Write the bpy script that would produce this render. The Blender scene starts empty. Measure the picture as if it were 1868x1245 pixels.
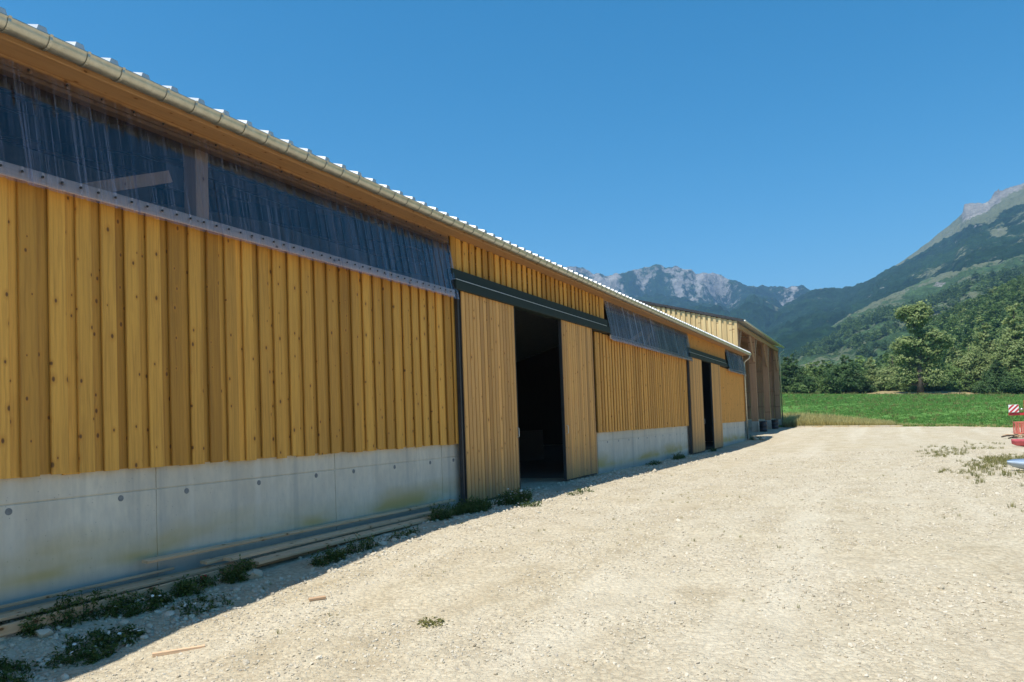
import bpy, math, random
import numpy as np
from mathutils import Matrix, Vector, Euler

random.seed(7)
RNG = np.random.default_rng(11)
SC = bpy.context.scene
COL = SC.collection

# ------------------------------------------------------------------ camera
CAM_H = 1.6
PITCH, YAW, ROLL = 0.0357827554, 0.444928782, -0.0358307306
F_PX, PP_Y, IMG_W, IMG_H = 1396.05, 723.88, 1868.0, 1245.0
cy_, sy_ = math.cos(YAW), math.sin(YAW)
Fv = Vector((-sy_ * math.cos(PITCH), cy_ * math.cos(PITCH), math.sin(PITCH)))
R0 = Vector((cy_, sy_, 0.0))
U0 = R0.cross(Fv)
Rv = R0 * math.cos(ROLL) + U0 * math.sin(ROLL)
Uv = U0 * math.cos(ROLL) - R0 * math.sin(ROLL)
cam_data = bpy.data.cameras.new('camera')
cam = bpy.data.objects.new('camera', cam_data)
COL.objects.link(cam)
m3 = Matrix((Rv, Uv, -Fv)).transposed()
cam.matrix_world = Matrix.Translation((0, 0, CAM_H)) @ m3.to_4x4()
cam_data.sensor_width = 36.0
cam_data.lens = F_PX / IMG_W * 36.0
cam_data.shift_y = (PP_Y - IMG_H / 2) / IMG_W
cam_data.clip_start = 0.05
cam_data.clip_end = 20000
SC.camera = cam

# ------------------------------------------------------------------ sky + sun
SUN_TO = Vector((-0.155, -0.42, 1.0)).normalized()
world = bpy.data.worlds.new('World')
SC.world = world
world.use_nodes = True
wn = world.node_tree.nodes
wl = world.node_tree.links
sky = wn.new('ShaderNodeTexSky')
sky.sky_type = 'NISHITA'
sky.sun_disc = False
sky.sun_elevation = math.asin(SUN_TO.z)
sky.sun_rotation = math.atan2(SUN_TO.x, SUN_TO.y)
sky.altitude = 700.0
sky.air_density = 1.15
sky.dust_density = 0.8
sky.ozone_density = 4.0
hsv = wn.new('ShaderNodeHueSaturation')
hsv.inputs['Hue'].default_value = .488
hsv.inputs['Saturation'].default_value = 1.41
wl.new(sky.outputs[0], hsv.inputs['Color'])
wl.new(hsv.outputs[0], wn['Background'].inputs[0])
wn['Background'].inputs[1].default_value = 0.108
sun_data = bpy.data.lights.new('sun', 'SUN')
sun = bpy.data.objects.new('sun', sun_data)
COL.objects.link(sun)
sun_data.energy = 5.0
sun_data.angle = math.radians(0.5)
sun_data.color = (1.0, 0.955, 0.88)
sun.rotation_euler = (-SUN_TO).to_track_quat('-Z', 'Y').to_euler()
sun.location = (0, 0, 60)

SC.view_settings.view_transform = 'Standard'
SC.view_settings.look = 'None'
SC.view_settings.exposure = 0.42
SC.view_settings.gamma = 1.0
SC.view_settings.use_curve_mapping = False
cyc = SC.cycles
cyc.use_denoising = True
try:
    cyc.denoiser = 'OPENIMAGEDENOISE'
except Exception:
    pass
cyc.max_bounces = 8
cyc.diffuse_bounces = 5
cyc.transparent_max_bounces = 16
cyc.volume_bounces = 1
cyc.caustics_reflective = False
cyc.caustics_refractive = False
cyc.sample_clamp_indirect = 6.0

# ------------------------------------------------------------------ helpers
def link(o, parent=None):
    COL.objects.link(o)
    if parent is not None:
        o.parent = parent
    return o

def tag(o, label=None, cat=None, group=None, kind=None):
    if label: o['label'] = label
    if cat: o['category'] = cat
    if group: o['group'] = group
    if kind: o['kind'] = kind
    return o

def empty(name, loc=(0, 0, 0), rz=0.0):
    o = bpy.data.objects.new(name, None)
    o.location = loc
    o.rotation_euler = (0, 0, rz)
    o.empty_display_size = 0.3
    return link(o)

class MB:
    """collects primitive shapes into one mesh"""
    def __init__(self):
        self.v = []
        self.f = []
    def add(self, vs, fs):
        b = len(self.v)
        self.v.extend([tuple(map(float, q)) for q in vs])
        self.f.extend([tuple(b + i for i in q) for q in fs])
        return self
    def box(self, x0, x1, y0, y1, z0, z1):
        vs = [(x0,y0,z0),(x1,y0,z0),(x1,y1,z0),(x0,y1,z0),(x0,y0,z1),(x1,y0,z1),(x1,y1,z1),(x0,y1,z1)]
        fs = [(0,3,2,1),(4,5,6,7),(0,1,5,4),(1,2,6,5),(2,3,7,6),(3,0,4,7)]
        return self.add(vs, fs)
    def cbox(self, x0, x1, y0, y1, z0, z1, c=0.006):
        """box with chamfered edges on all sides (inset corner style)"""
        pts = []
        def ring(z, i):
            return [(x0+i,y0,z),(x1-i,y0,z),(x1,y0+i,z),(x1,y1-i,z),(x1-i,y1,z),(x0+i,y1,z),(x0,y1-i,z),(x0,y0+i,z)]
        def ringin(z):
            return [(x0+c,y0+c,z),(x1-c,y0+c,z),(x1-c,y0+c,z),(x1-c,y1-c,z),(x1-c,y1-c,z),(x0+c,y1-c,z),(x0+c,y1-c,z),(x0+c,y0+c,z)]
        r = [ringin(z0), ring(z0+c, c), ring(z1-c, c), ringin(z1)]
        vs = [q for k in r for q in k]
        fs = []
        for k in range(3):
            for i in range(8):
                j = (i+1) % 8
                fs.append((k*8+i, k*8+j, k*8+8+j, k*8+8+i))
        fs.append(tuple(range(7,-1,-1)))
        fs.append(tuple(range(24,32)))
        return self.add(vs, fs)
    def beam(self, a, b, w, h, up=(0,0,1)):
        a = Vector(a); b = Vector(b)
        d = (b-a).normalized()
        s = d.cross(Vector(up))
        if s.length < 1e-4: s = d.cross(Vector((1,0,0)))
        s.normalize()
        u = s.cross(d).normalized()
        vs = []
        for p in (a, b):
            for sx, sz in ((-1,-1),(1,-1),(1,1),(-1,1)):
                vs.append(p + s*(w/2*sx) + u*(h/2*sz))
        return self.add(vs, [(0,1,2,3),(7,6,5,4),(0,4,5,1),(1,5,6,2),(2,6,7,3),(3,7,4,0)])
    def tube(self, pts, rad, n=8, cap=True):
        pts = [Vector(q) for q in pts]
        if not hasattr(rad, '__len__'): rad = [rad]*len(pts)
        b = len(self.v)
        prev = None
        for k, q in enumerate(pts):
            d = (pts[min(k+1,len(pts)-1)] - pts[max(k-1,0)]).normalized()
            if prev is None:
                s = d.cross(Vector((0,0,1)))
                if s.length < 1e-3: s = d.cross(Vector((0,1,0)))
                s.normalize()
            else:
                s = prev - d*prev.dot(d)
                s.normalize()
            prev = s
            u = d.cross(s)
            for i in range(n):
                a = 2*math.pi*i/n
                self.v.append(tuple(q + s*(rad[k]*math.cos(a)) + u*(rad[k]*math.sin(a))))
        for k in range(len(pts)-1):
            for i in range(n):
                j = (i+1) % n
                self.f.append((b+k*n+i, b+k*n+j, b+k*n+n+j, b+k*n+n+i))
        if cap:
            self.f.append(tuple(b+i for i in range(n-1,-1,-1)))
            self.f.append(tuple(b+(len(pts)-1)*n+i for i in range(n)))
        return self
    def lathe(self, prof, c=(0,0,0), n=20):
        b = len(self.v)
        for r, z in prof:
            for i in range(n):
                a = 2*math.pi*i/n
                self.v.append((c[0]+r*math.cos(a), c[1]+r*math.sin(a), c[2]+z))
        for k in range(len(prof)-1):
            for i in range(n):
                j = (i+1) % n
                self.f.append((b+k*n+i, b+k*n+j, b+k*n+n+j, b+k*n+n+i))
        self.f.append(tuple(b+i for i in range(n-1,-1,-1)))
        self.f.append(tuple(b+(len(prof)-1)*n+i for i in range(n)))
        return self
    def mesh(self, name, mat=None, smooth=False):
        me = bpy.data.meshes.new(name)
        me.from_pydata(self.v, [], self.f)
        me.update()
        if mat: me.materials.append(mat)
        if smooth:
            me.polygons.foreach_set('use_smooth', [True]*len(me.polygons))
        return me
    def build(self, name, mat=None, parent=None, smooth=False):
        return link(bpy.data.objects.new(name, self.mesh(name, mat, smooth)), parent)

def np_mesh(name, V, Fq, mat=None, smooth=True, attrs=None):
    """fast mesh from numpy arrays; Fq is (n,4) or (n,3)"""
    me = bpy.data.meshes.new(name)
    V = np.ascontiguousarray(V, dtype=np.float32)
    Fq = np.ascontiguousarray(Fq, dtype=np.int32)
    k = Fq.shape[1]
    me.vertices.add(len(V))
    me.vertices.foreach_set('co', V.ravel())
    me.loops.add(Fq.size)
    me.loops.foreach_set('vertex_index', Fq.ravel())
    me.polygons.add(len(Fq))
    me.polygons.foreach_set('loop_start', np.arange(0, Fq.size, k, dtype=np.int32))
    me.polygons.foreach_set('use_smooth', np.full(len(Fq), smooth))
    if attrs:
        for an, arr in attrs.items():
            at = me.attributes.new(an, 'FLOAT', 'POINT')
            at.data.foreach_set('value', np.ascontiguousarray(arr, dtype=np.float32))
    me.update(calc_edges=True)
    if mat: me.materials.append(mat)
    return me

def grid_faces(nu, nv):
    i = np.arange(nu-1)[:, None]*nv + np.arange(nv-1)[None, :]
    i = i.ravel()
    return np.stack([i, i+nv, i+nv+1, i+1], 1)

# value noise
_perm = np.random.default_rng(3).random((256, 256))
def vnoise(x, y):
    x = np.asarray(x, float); y = np.asarray(y, float)
    xi = np.floor(x).astype(int); yi = np.floor(y).astype(int)
    fx = x-xi; fy = y-yi
    fx = fx*fx*(3-2*fx); fy = fy*fy*(3-2*fy)
    g = lambda a, b: _perm[a & 255, b & 255]
    return (g(xi,yi)*(1-fx)+g(xi+1,yi)*fx)*(1-fy)+(g(xi,yi+1)*(1-fx)+g(xi+1,yi+1)*fx)*fy
def fbm(x, y, o=5, lac=2.03, gain=0.5):
    s = 0; a = 1; t = 0
    for k in range(o):
        s = s + a*(vnoise(x+17.3*k, y-9.1*k)*2-1); t += a
        x = x*lac; y = y*lac; a *= gain
    return s/t
def ridged(x, y, o=5):
    s = 0; a = 1; t = 0
    for k in range(o):
        s = s + a*(1-np.abs(vnoise(x+31.7*k, y+5.3*k)*2-1)); t += a
        x = x*2.1; y = y*2.1; a *= 0.5
    return s/t
def sstep(a, b, x):
    t = np.clip((np.asarray(x, float)-a)/(b-a), 0, 1)
    return t*t*(3-2*t)

# ------------------------------------------------------------------ ground height
def field_edge(X):
    return np.clip(62.4-1.15*np.clip(X, -25, 28), 40, 82)
def gz(X, Y):
    X = np.asarray(X, float); Y = np.asarray(Y, float)
    def prof(Yq):
        return np.interp(Yq, [-60,0,2,4,4.75,5.7,7.3,9.3,11,13,15.4,17.6,22.7,31,40,48,57,66],
                         [-.45,-.42,-.4,-.36,-.26,-.18,-.09,.04,.08,.06,.1,.09,.05,0,0,.08,.4,.45])
    P = (prof(Y-.5)+prof(Y)+prof(Y+.5))/3
    zw = np.interp(Y, [-10,4,9,13,17], [-.05,0,.02,.05,.09])
    zw = np.where(Y > 17, P, zw)
    w = sstep(-7.4, -6.1, X)
    z = zw*(1-w)+P*w
    Xc = np.clip(X, -25, 28)
    Ye = field_edge(X)
    zf = 3.9-.055*(Xc-3)
    t = np.clip((Y-Ye)/(128-Ye), 0, None)
    f = np.where(t <= 1, .45+(zf-.45)*t, zf+np.clip(Y-128, 0, 120)*.03)
    return np.where(t > 0, f-.45+np.where(Y < 66, P, .45), z)
def gz1(x, y):
    return float(gz(x, y))

# ------------------------------------------------------------------ material helpers
class NT:
    def __init__(self, name):
        self.m = bpy.data.materials.new(name)
        self.m.use_nodes = True
        self.t = self.m.node_tree
        self.b = self.t.nodes.get('Principled BSDF')
        self.out = self.t.nodes.get('Material Output')
    def n(self, kind, **kw):
        o = self.t.nodes.new(kind)
        for k, v in kw.items():
            setattr(o, k, v)
        return o
    def l(self, a, b):
        self.t.links.new(a, b)
    def coord(self, which='Object', rnd=False):
        tc = self.n('ShaderNodeTexCoord')
        o = tc.outputs[which]
        if rnd:
            oi = self.n('ShaderNodeObjectInfo')
            mu = self.n('ShaderNodeMath', operation='MULTIPLY'); mu.inputs[1].default_value = 91.7
            self.l(oi.outputs['Random'], mu.inputs[0])
            ad = self.n('ShaderNodeVectorMath', operation='ADD')
            self.l(o, ad.inputs[0]); self.l(mu.outputs[0], ad.inputs[1])
            o = ad.outputs[0]
        return o
    def scale(self, v, s):
        mp = self.n('ShaderNodeVectorMath', operation='MULTIPLY')
        self.l(v, mp.inputs[0])
        mp.inputs[1].default_value = s if hasattr(s, '__len__') else (s, s, s)
        return mp.outputs[0]
    def noise(self, v, sc=1.0, det=4, rough=.55, dist=0.0, col=False):
        k = self.n('ShaderNodeTexNoise')
        k.inputs['Scale'].default_value = sc
        k.inputs['Detail'].default_value = det
        k.inputs['Roughness'].default_value = rough
        k.inputs['Distortion'].default_value = dist
        if v is not None: self.l(v, k.inputs['Vector'])
        return k.outputs['Color' if col else 'Fac']
    def voro(self, v, sc=1.0, feature='F1', out='Distance'):
        k = self.n('ShaderNodeTexVoronoi', feature=feature)
        k.inputs['Scale'].default_value = sc
        self.l(v, k.inputs['Vector'])
        return k.outputs[out]
    def ramp(self, f, stops):
        k = self.n('ShaderNodeValToRGB')
        e = k.color_ramp.elements
        while len(e) > 1: e.remove(e[-1])
        e[0].position = stops[0][0]
        for i, (p, c) in enumerate(stops):
            if i: q = e.new(p)
            else: q = e[0]
            if not hasattr(c, '__len__'): c = (c, c, c)
            q.color = (c[0], c[1], c[2], 1)
        self.l(f, k.inputs[0])
        return k.outputs[0]
    def mix(self, f, a, b, mode='MIX'):
        k = self.n('ShaderNodeMix', data_type='RGBA', blend_type=mode)
        k.clamp_factor = True
        for s, v in ((k.inputs[0], f), (k.inputs[6], a), (k.inputs[7], b)):
            if hasattr(v, 'is_output') or isinstance(v, bpy.types.NodeSocket): self.l(v, s)
            elif hasattr(v, '__len__'): s.default_value = (v[0], v[1], v[2], 1)
            else: s.default_value = v
        return k.outputs[2]
    def math(self, op, a, b=None, clamp=False):
        k = self.n('ShaderNodeMath', operation=op, use_clamp=clamp)
        for i, v in enumerate((a, b)):
            if v is None: continue
            if isinstance(v, bpy.types.NodeSocket): self.l(v, k.inputs[i])
            else: k.inputs[i].default_value = v
        return k.outputs[0]
    def remap(self, f, a, b, c=0.0, d=1.0):
        k = self.n('ShaderNodeMapRange')
        k.clamp = True
        self.l(f, k.inputs[0])
        for i, v in enumerate((a, b, c, d)): k.inputs[i+1].default_value = v
        return k.outputs[0]
    def attr(self, name):
        k = self.n('ShaderNodeAttribute', attribute_name=name)
        return k.outputs['Fac']
    def orand(self):
        return self.n('ShaderNodeObjectInfo').outputs['Random']
    def bump(self, h, strength=.3, dist=.01):
        k = self.n('ShaderNodeBump')
        k.inputs['Strength'].default_value = strength
        k.inputs['Distance'].default_value = dist
        self.l(h, k.inputs['Height'])
        self.l(k.outputs[0], self.b.inputs['Normal'])
    def col(self, c):
        if isinstance(c, bpy.types.NodeSocket): self.l(c, self.b.inputs['Base Color'])
        else: self.b.inputs['Base Color'].default_value = (c[0], c[1], c[2], 1)
    def rough(self, r):
        if isinstance(r, bpy.types.NodeSocket): self.l(r, self.b.inputs['Roughness'])
        else: self.b.inputs['Roughness'].default_value = r

def wood_mat(name, c_light, c_dark, axis=2, knots=True, var=.35, rough=.6, knot_gate=.5, grey=0.0, stain=False):
    k = NT(name)
    v = k.coord('Object', True)
    gs = [38, 38, 38]; gs[axis] = 1.1
    ls = [9, 9, 9]; ls[axis] = .35
    warp = k.noise(k.scale(v, 2.2), 1.0, 2)
    wv = k.n('ShaderNodeVectorMath', operation='ADD')
    k.l(v, wv.inputs[0])
    wsc = k.math('MULTIPLY', warp, .035)
    k.l(wsc, wv.inputs[1])
    g = k.noise(k.scale(wv.outputs[0], tuple(gs)), 1.0, 5, .6)
    l = k.noise(k.scale(wv.outputs[0], tuple(ls)), 1.0, 3, .5)
    c = k.ramp(g, [(.30, c_dark), (.58, c_light)])
    c2 = k.ramp(l, [(.3, tuple(x*.80 for x in c_light)), (.7, tuple(min(1, x*1.10) for x in c_light))])
    c = k.mix(.42, c, c2)
    # each board its own tone
    r = k.orand()
    tone = k.ramp(r, [(0, (1-var, 1-var*1.12, 1-var*1.3)), (.35, (1-.45*var, 1-.5*var, 1-.5*var)), (.7, (1, 1, 1)), (1, (1+.35*var, 1+.32*var, 1+.4*var))])
    c = k.mix(1.0, c, tone, 'MULTIPLY')
    if grey > 0:
        gn = k.noise(k.scale(v, 1.3), 1.0, 3)
        c = k.mix(k.math('MULTIPLY', gn, grey), c, (.30, .27, .23))
    if knots:
        vd = k.n('ShaderNodeTexVoronoi', feature='F1', voronoi_dimensions='2D')
        vd.inputs['Scale'].default_value = 5.6
        sx = k.n('ShaderNodeSeparateXYZ'); k.l(v, sx.inputs[0])
        cx = k.n('ShaderNodeCombineXYZ')
        if axis == 2:
            k.l(sx.outputs[1], cx.inputs[0]); k.l(k.math('MULTIPLY', sx.outputs[2], .62), cx.inputs[1])
        else:
            k.l(k.math('ADD', sx.outputs[0], sx.outputs[2]), cx.inputs[0]); k.l(k.math('MULTIPLY', sx.outputs[1], .62), cx.inputs[1])
        k.l(cx.outputs[0], vd.inputs['Vector'])
        gate = k.n('ShaderNodeSeparateColor'); k.l(vd.outputs['Color'], gate.inputs[0])
        ok = k.math('GREATER_THAN', gate.outputs[0], knot_gate)
        size = k.math('ADD', k.math('MULTIPLY', gate.outputs[1], .075), .04)
        rel = k.math('DIVIDE', vd.outputs['Distance'], size)
        core = k.remap(rel, .55, 1.0, 1, 0)
        halo = k.remap(rel, .9, 2.6, .6, 0)
        c = k.mix(k.math('MULTIPLY', halo, ok), c, tuple(x*y for x, y in zip(c_light, (.74, .62, .5))))
        c = k.mix(k.math('MULTIPLY', core, ok), c, (.17, .075, .024))
    if stain:
        geo = k.n('ShaderNodeNewGeometry')
        sp = k.n('ShaderNodeSeparateXYZ'); k.l(geo.outputs['Position'], sp.inputs[0])
        nz = k.noise(k.scale(v, (3, 14, 1.2)), 1.0, 4)
        hz = k.math('ADD', sp.outputs[2], k.math('MULTIPLY', nz, -1.2))
        c = k.mix(k.remap(hz, -.55, .55, .55, 0), c, (.22, .17, .12))
    k.col(c)
    k.rough(k.remap(g, .2, .8, rough-.08, rough+.12))
    k.b.inputs['Specular IOR Level'].default_value = .3
    k.bump(g, .25, .004)
    return k.m

M = {}
M['clad'] = wood_mat('ochre_board_wood', (.74, .375, .070), (.41, .185, .033), knot_gate=.50, var=.38)
M['clad_far'] = wood_mat('ochre_board_wood_far', (.76, .375, .085), (.50, .215, .042), knot_gate=.5, var=.26)
M['door'] = wood_mat('door_board_wood', (.80, .40, .105), (.56, .25, .06), knot_gate=.7, var=.36, grey=.2, stain=True)
M['shedw'] = wood_mat('shed_board_wood', (.78, .58, .28), (.62, .43, .18), knot_gate=.6, var=.22)
M['raw'] = wood_mat('pale_beam_wood', (.56, .36, .21), (.44, .26, .14), knot_gate=.6, var=.2)
M['rawY'] = wood_mat('pale_beam_wood_long', (.54, .345, .20), (.40, .235, .125), axis=1, knot_gate=.6, var=.25)
M['rail'] = wood_mat('pale_rail_wood', (.80, .62, .48), (.66, .48, .34), axis=1, knot_gate=.7, var=.12)
M['header'] = wood_mat('header_wood', (.46, .26, .12), (.32, .17, .075), axis=1, knot_gate=.55, var=.2)
M['shaded_wood'] = wood_mat('shaded_interior_wood', (.12, .075, .045), (.075, .045, .026), knots=False, var=.3)  # interior shade is put into this darkened wood colour
M['plank'] = wood_mat('weathered_plank', (.68, .46, .27), (.38, .235, .13), axis=1, knot_gate=.45, var=.5, grey=.2, rough=.8)
M['postw'] = wood_mat('shed_post_wood', (.56, .31, .165), (.40, .21, .105), knot_gate=.6, var=.2, grey=.12)

def mat_simple(name, c, r=.5, metal=0.0, nscale=6.0, amt=.18, bump=0.0, spec=.5):
    k = NT(name)
    v = k.coord('Object', True)
    nz = k.noise(k.scale(v, nscale), 1.0, 5, .6)
    a = tuple(x*(1-amt) for x in c); b = tuple(min(1, x*(1+amt)) for x in c)
    k.col(k.ramp(nz, [(.3, a), (.7, b)]))
    k.rough(k.remap(nz, .2, .8, max(.05, r-.08), min(1, r+.1)))
    k.b.inputs['Metallic'].default_value = metal
    k.b.inputs['Specular IOR Level'].default_value = spec
    if bump: k.bump(nz, bump, .01)
    return k.m
M['zinc'] = mat_simple('zinc_gutter', (.50, .49, .43), .38, .85, 9, .16)
M['roof'] = mat_simple('galvanised_roof_sheet', (.62, .63, .62), .42, .35, 4, .10)
M['track'] = mat_simple('dark_green_track_steel', (.017, .026, .021), .6, 0, 3, .15, 0, .25)
M['darksteel'] = mat_simple('dark_steel', (.045, .042, .042), .5, .2, 5, .25)
M['steel'] = mat_simple('bare_steel', (.5, .5, .49), .35, .9, 8, .12)
M['rubber'] = mat_simple('black_drum_plastic', (.012, .013, .017), .45, 0, 7, .3)
M['redp'] = mat_simple('red_machine_paint', (.52, .035, .04), .38, 0, 6, .22)
M['orange'] = mat_simple('orange_red_paint', (.62, .09, .04), .4, 0, 6, .2)
M['pinkred'] = mat_simple('faded_red_plastic', (.58, .11, .13), .5, 0, 5, .2)
M['crate'] = mat_simple('faded_crate_plastic', (.50, .13, .09), .55, 0, 5, .2)
M['white'] = mat_simple('white_film', (.8, .79, .77), .4, 0, 6, .05)
M['bluegrey'] = mat_simple('blue_grey_plastic', (.36, .44, .53), .4, 0, 4, .15)
M['screw'] = mat_simple('screw_head', (.03, .028, .028), .5, .3)
M['earth'] = mat_simple('barn_floor_earth', (.13, .105, .075), .95, 0, 3, .25, .3)
M['redmark'] = mat_simple('red_paint_mark', (.55, .03, .03), .6)
M['petal'] = mat_simple('white_petal', (.78, .77, .70), .7, 0, 5, .06)

# concrete
def concrete():
    k = NT('shuttered_concrete')
    geo = k.n('ShaderNodeNewGeometry')
    v = geo.outputs['Position']
    sp = k.n('ShaderNodeSeparateXYZ'); k.l(v, sp.inputs[0])
    n1 = k.noise(k.scale(v, (.9, .9, .7)), 1.0, 5, .6)
    n2 = k.noise(k.scale(v, (14, 14, 5)), 1.0, 4, .6)
    st = k.noise(k.scale(v, (4, 4.5, .22)), 1.0, 3, .5)
    c = k.ramp(n1, [(.3, (.56, .495, .395)), (.7, (.73, .655, .525))])
    c = k.mix(k.remap(n2, .35, .75, 0, .35), c, (.36, .355, .33))
    c = k.mix(k.remap(st, .58, .72, 0, .4), c, (.74, .68, .58))
    c = k.mix(k.remap(st, .42, .30, 0, .4), c, (.33, .33, .31))
    # bug holes
    vo = k.voro(k.scale(v, (1, 1, 1)), 16.0)
    bh = k.remap(vo, .05, .085, .75, 0)
    c = k.mix(bh, c, (.12, .12, .12))
    # ochre algae / rust bloom low on the wall, darker towards the foot
    nb = k.noise(k.scale(v, (1, .55, 1.8)), 1.0, 3, .5)
    zz = k.math('ADD', sp.outputs[2], k.math('MULTIPLY', nb, -.55))
    band = k.math('MULTIPLY', k.remap(zz, .36, .0, 0, 1), k.remap(sp.outputs[2], .10, .28, 0, 1))
    band = k.math('MULTIPLY', band, k.remap(nb, .36, .6, .15, 1))
    c = k.mix(k.math('MULTIPLY', band, .9), c, (.50, .37, .13))
    foot = k.remap(sp.outputs[2], .12, .26, .55, 0)
    c = k.mix(foot, c, (.27, .27, .26))
    k.col(c)
    k.rough(.85)
    k.b.inputs['Specular IOR Level'].default_value = .25
    k.bump(n2, .25, .004)
    return k.m
M['concrete'] = concrete()
M['tie'] = mat_simple('tie_hole_mortar', (.20, .205, .205), .9, 0, 20, .25)

# clear corrugated plastic
def plastic(name, tint, haze, hazecol):
    k = NT(name)
    tr = k.n('ShaderNodeBsdfTransparent'); tr.inputs[0].default_value = (*tint, 1)
    gl = k.n('ShaderNodeBsdfGlossy'); gl.inputs['Roughness'].default_value = .10
    gl.inputs[0].default_value = (1, 1, 1, 1)
    df = k.n('ShaderNodeBsdfDiffuse'); df.inputs[0].default_value = (*hazecol, 1)
    tl = k.n('ShaderNodeBsdfTranslucent'); tl.inputs[0].default_value = (*hazecol, 1)
    ds = k.n('ShaderNodeMixShader'); ds.inputs[0].default_value = .35
    k.l(df.outputs[0], ds.inputs[1]); k.l(tl.outputs[0], ds.inputs[2])
    v = k.coord('Object', True)
    str_ = k.noise(k.scale(v, (4, 24, .16)), 1.0, 3, .6)
    st2 = k.noise(k.scale(v, (3, 60, .10)), 1.0, 2, .5)  # narrow pale lines paint highlight streaks into the plastic's haze
    f = k.math('ADD', k.remap(str_, .50, .70, haze*.3, haze*1.8), k.remap(st2, .54, .68, 0, haze*2.8))
    m1 = k.n('ShaderNodeMixShader'); k.l(f, m1.inputs[0]); k.l(tr.outputs[0], m1.inputs[1]); k.l(ds.outputs[0], m1.inputs[2])
    fr = k.n('ShaderNodeFresnel'); fr.inputs[0].default_value = 1.54
    m2 = k.n('ShaderNodeMixShader')
    k.l(k.math('MULTIPLY', fr.outputs[0], 1.15, True), m2.inputs[0])
    k.l(m1.outputs[0], m2.inputs[1]); k.l(gl.outputs[0], m2.inputs[2])
    k.l(m2.outputs[0], k.out.inputs[0])
    k.t.nodes.remove(k.b)
    return k.m
M['plastic'] = plastic('clear_corrugated_plastic', (.90, .88, .95), .075, (.58, .60, .82))
M['plastic2'] = plastic('greyed_corrugated_plastic', (.70, .74, .76), .22, (.40, .45, .46))
M['plastic3'] = plastic('hazy_corrugated_plastic', (.80, .80, .88), .22, (.62, .66, .80))

# gravel
def gravel():
    k = NT('crushed_limestone')
    geo = k.n('ShaderNodeNewGeometry'); v = geo.outputs['Position']
    sp = k.n('ShaderNodeSeparateXYZ'); k.l(v, sp.inputs[0])
    big = k.noise(k.scale(v, .22), 1.0, 4, .55)
    mid = k.noise(k.scale(v, (1.6, 1.1, 1.6)), 1.0, 5, .6)
    fine = k.noise(k.scale(v, 26), 1.0, 5, .7)
    vo = k.n('ShaderNodeTexVoronoi', feature='F1'); vo.inputs['Scale'].default_value = 24; k.l(v, vo.inputs['Vector'])
    vo2 = k.n('ShaderNodeTexVoronoi', feature='F1'); vo2.inputs['Scale'].default_value = 62; k.l(v, vo2.inputs['Vector'])
    c = k.ramp(mid, [(.28, (.41, .34, .22)), (.5, (.52, .45, .315)), (.72, (.59, .525, .385))])
    c = k.mix(k.remap(big, .35, .65, 0, .5), c, (.545, .485, .37))
    g1 = k.n('ShaderNodeSeparateColor'); k.l(vo.outputs['Color'], g1.inputs[0])
    c = k.mix(.55, c, k.mix(1.0, c, k.ramp(g1.outputs[0], [(0, (.62, .60, .58)), (.5, (.95, .95, .95)), (1, (1.14, 1.13, 1.12))]), 'MULTIPLY'))
    c = k.mix(k.remap(vo.outputs['Distance'], .42, .75, 0, .35), c, (.34, .27, .18))
    c = k.mix(k.remap(fine, .58, .74, 0, .45), c, (.38, .325, .24))
    # patches of brownish soil
    soil = k.noise(k.scale(v, (.75, .5, 1)), 1.0, 5, .65)
    c = k.mix(k.remap(soil, .60, .74, 0, .35), c, (.40, .315, .19))
    lane = k.noise(k.scale(v, (.9, .05, 1)), 1.0, 3, .5)
    c = k.mix(k.remap(lane, .52, .68, 0, .4), c, (.60, .545, .425))
    c = k.mix(k.remap(lane, .46, .34, 0, .35), c, (.43, .355, .235))
    k.col(c); k.rough(.95)
    k.b.inputs['Specular IOR Level'].default_value = .12
    h = k.math('ADD', k.math('MULTIPLY', vo.outputs['Distance'], -1.0), k.math('ADD', fine, k.math('MULTIPLY', vo2.outputs['Distance'], -.5)))
    k.bump(h, .75, .022)
    return k.m
M['gravel'] = gravel()
def stone_mat():
    k = NT('limestone_chips')
    geo = k.n('ShaderNodeNewGeometry')
    r = k.orand()
    nz = k.noise(k.scale(k.coord('Object', True), 9), 1.0, 4)
    c = k.ramp(r, [(0, (.36, .31, .23)), (.2, (.52, .455, .345)), (.6, (.56, .495, .375)), (.9, (.63, .57, .455)), (1, (.35, .31, .25))])
    c = k.mix(k.remap(nz, .5, .7, 0, .35), c, (.42, .35, .25))
    k.col(c); k.rough(.95)
    k.b.inputs['Specular IOR Level'].default_value = .15
    k.bump(nz, .5, .01)
    return k.m
M['stone'] = stone_mat()

def leaf_mat(name, stops, transl=.42, rough=.55):
    k = NT(name)
    a = k.attr('rnd')
    c = k.ramp(a, stops)
    nz = k.noise(k.scale(k.coord('Object', True), .35), 1.0, 3)
    c = k.mix(1.0, c, k.ramp(nz, [(.3, (.78, .82, .8)), (.7, (1.15, 1.12, 1.05))]), 'MULTIPLY')
    k.col(c); k.rough(rough)
    k.b.inputs['Specular IOR Level'].default_value = .25
    tl = k.n('ShaderNodeBsdfTranslucent'); k.l(c, tl.inputs[0])
    ms = k.n('ShaderNodeMixShader'); ms.inputs[0].default_value = transl
    k.l(k.b.outputs[0], ms.inputs[1]); k.l(tl.outputs[0], ms.inputs[2]); k.l(ms.outputs[0], k.out.inputs[0])
    return k.m
M['leaf_pale'] = leaf_mat('pale_tree_leaf', [(0, (.14, .20, .07)), (.5, (.26, .33, .12)), (1, (.42, .47, .21))])
M['leaf_mid'] = leaf_mat('mid_green_leaf', [(0, (.08, .14, .042)), (.5, (.15, .24, .07)), (1, (.27, .36, .13))])
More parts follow.
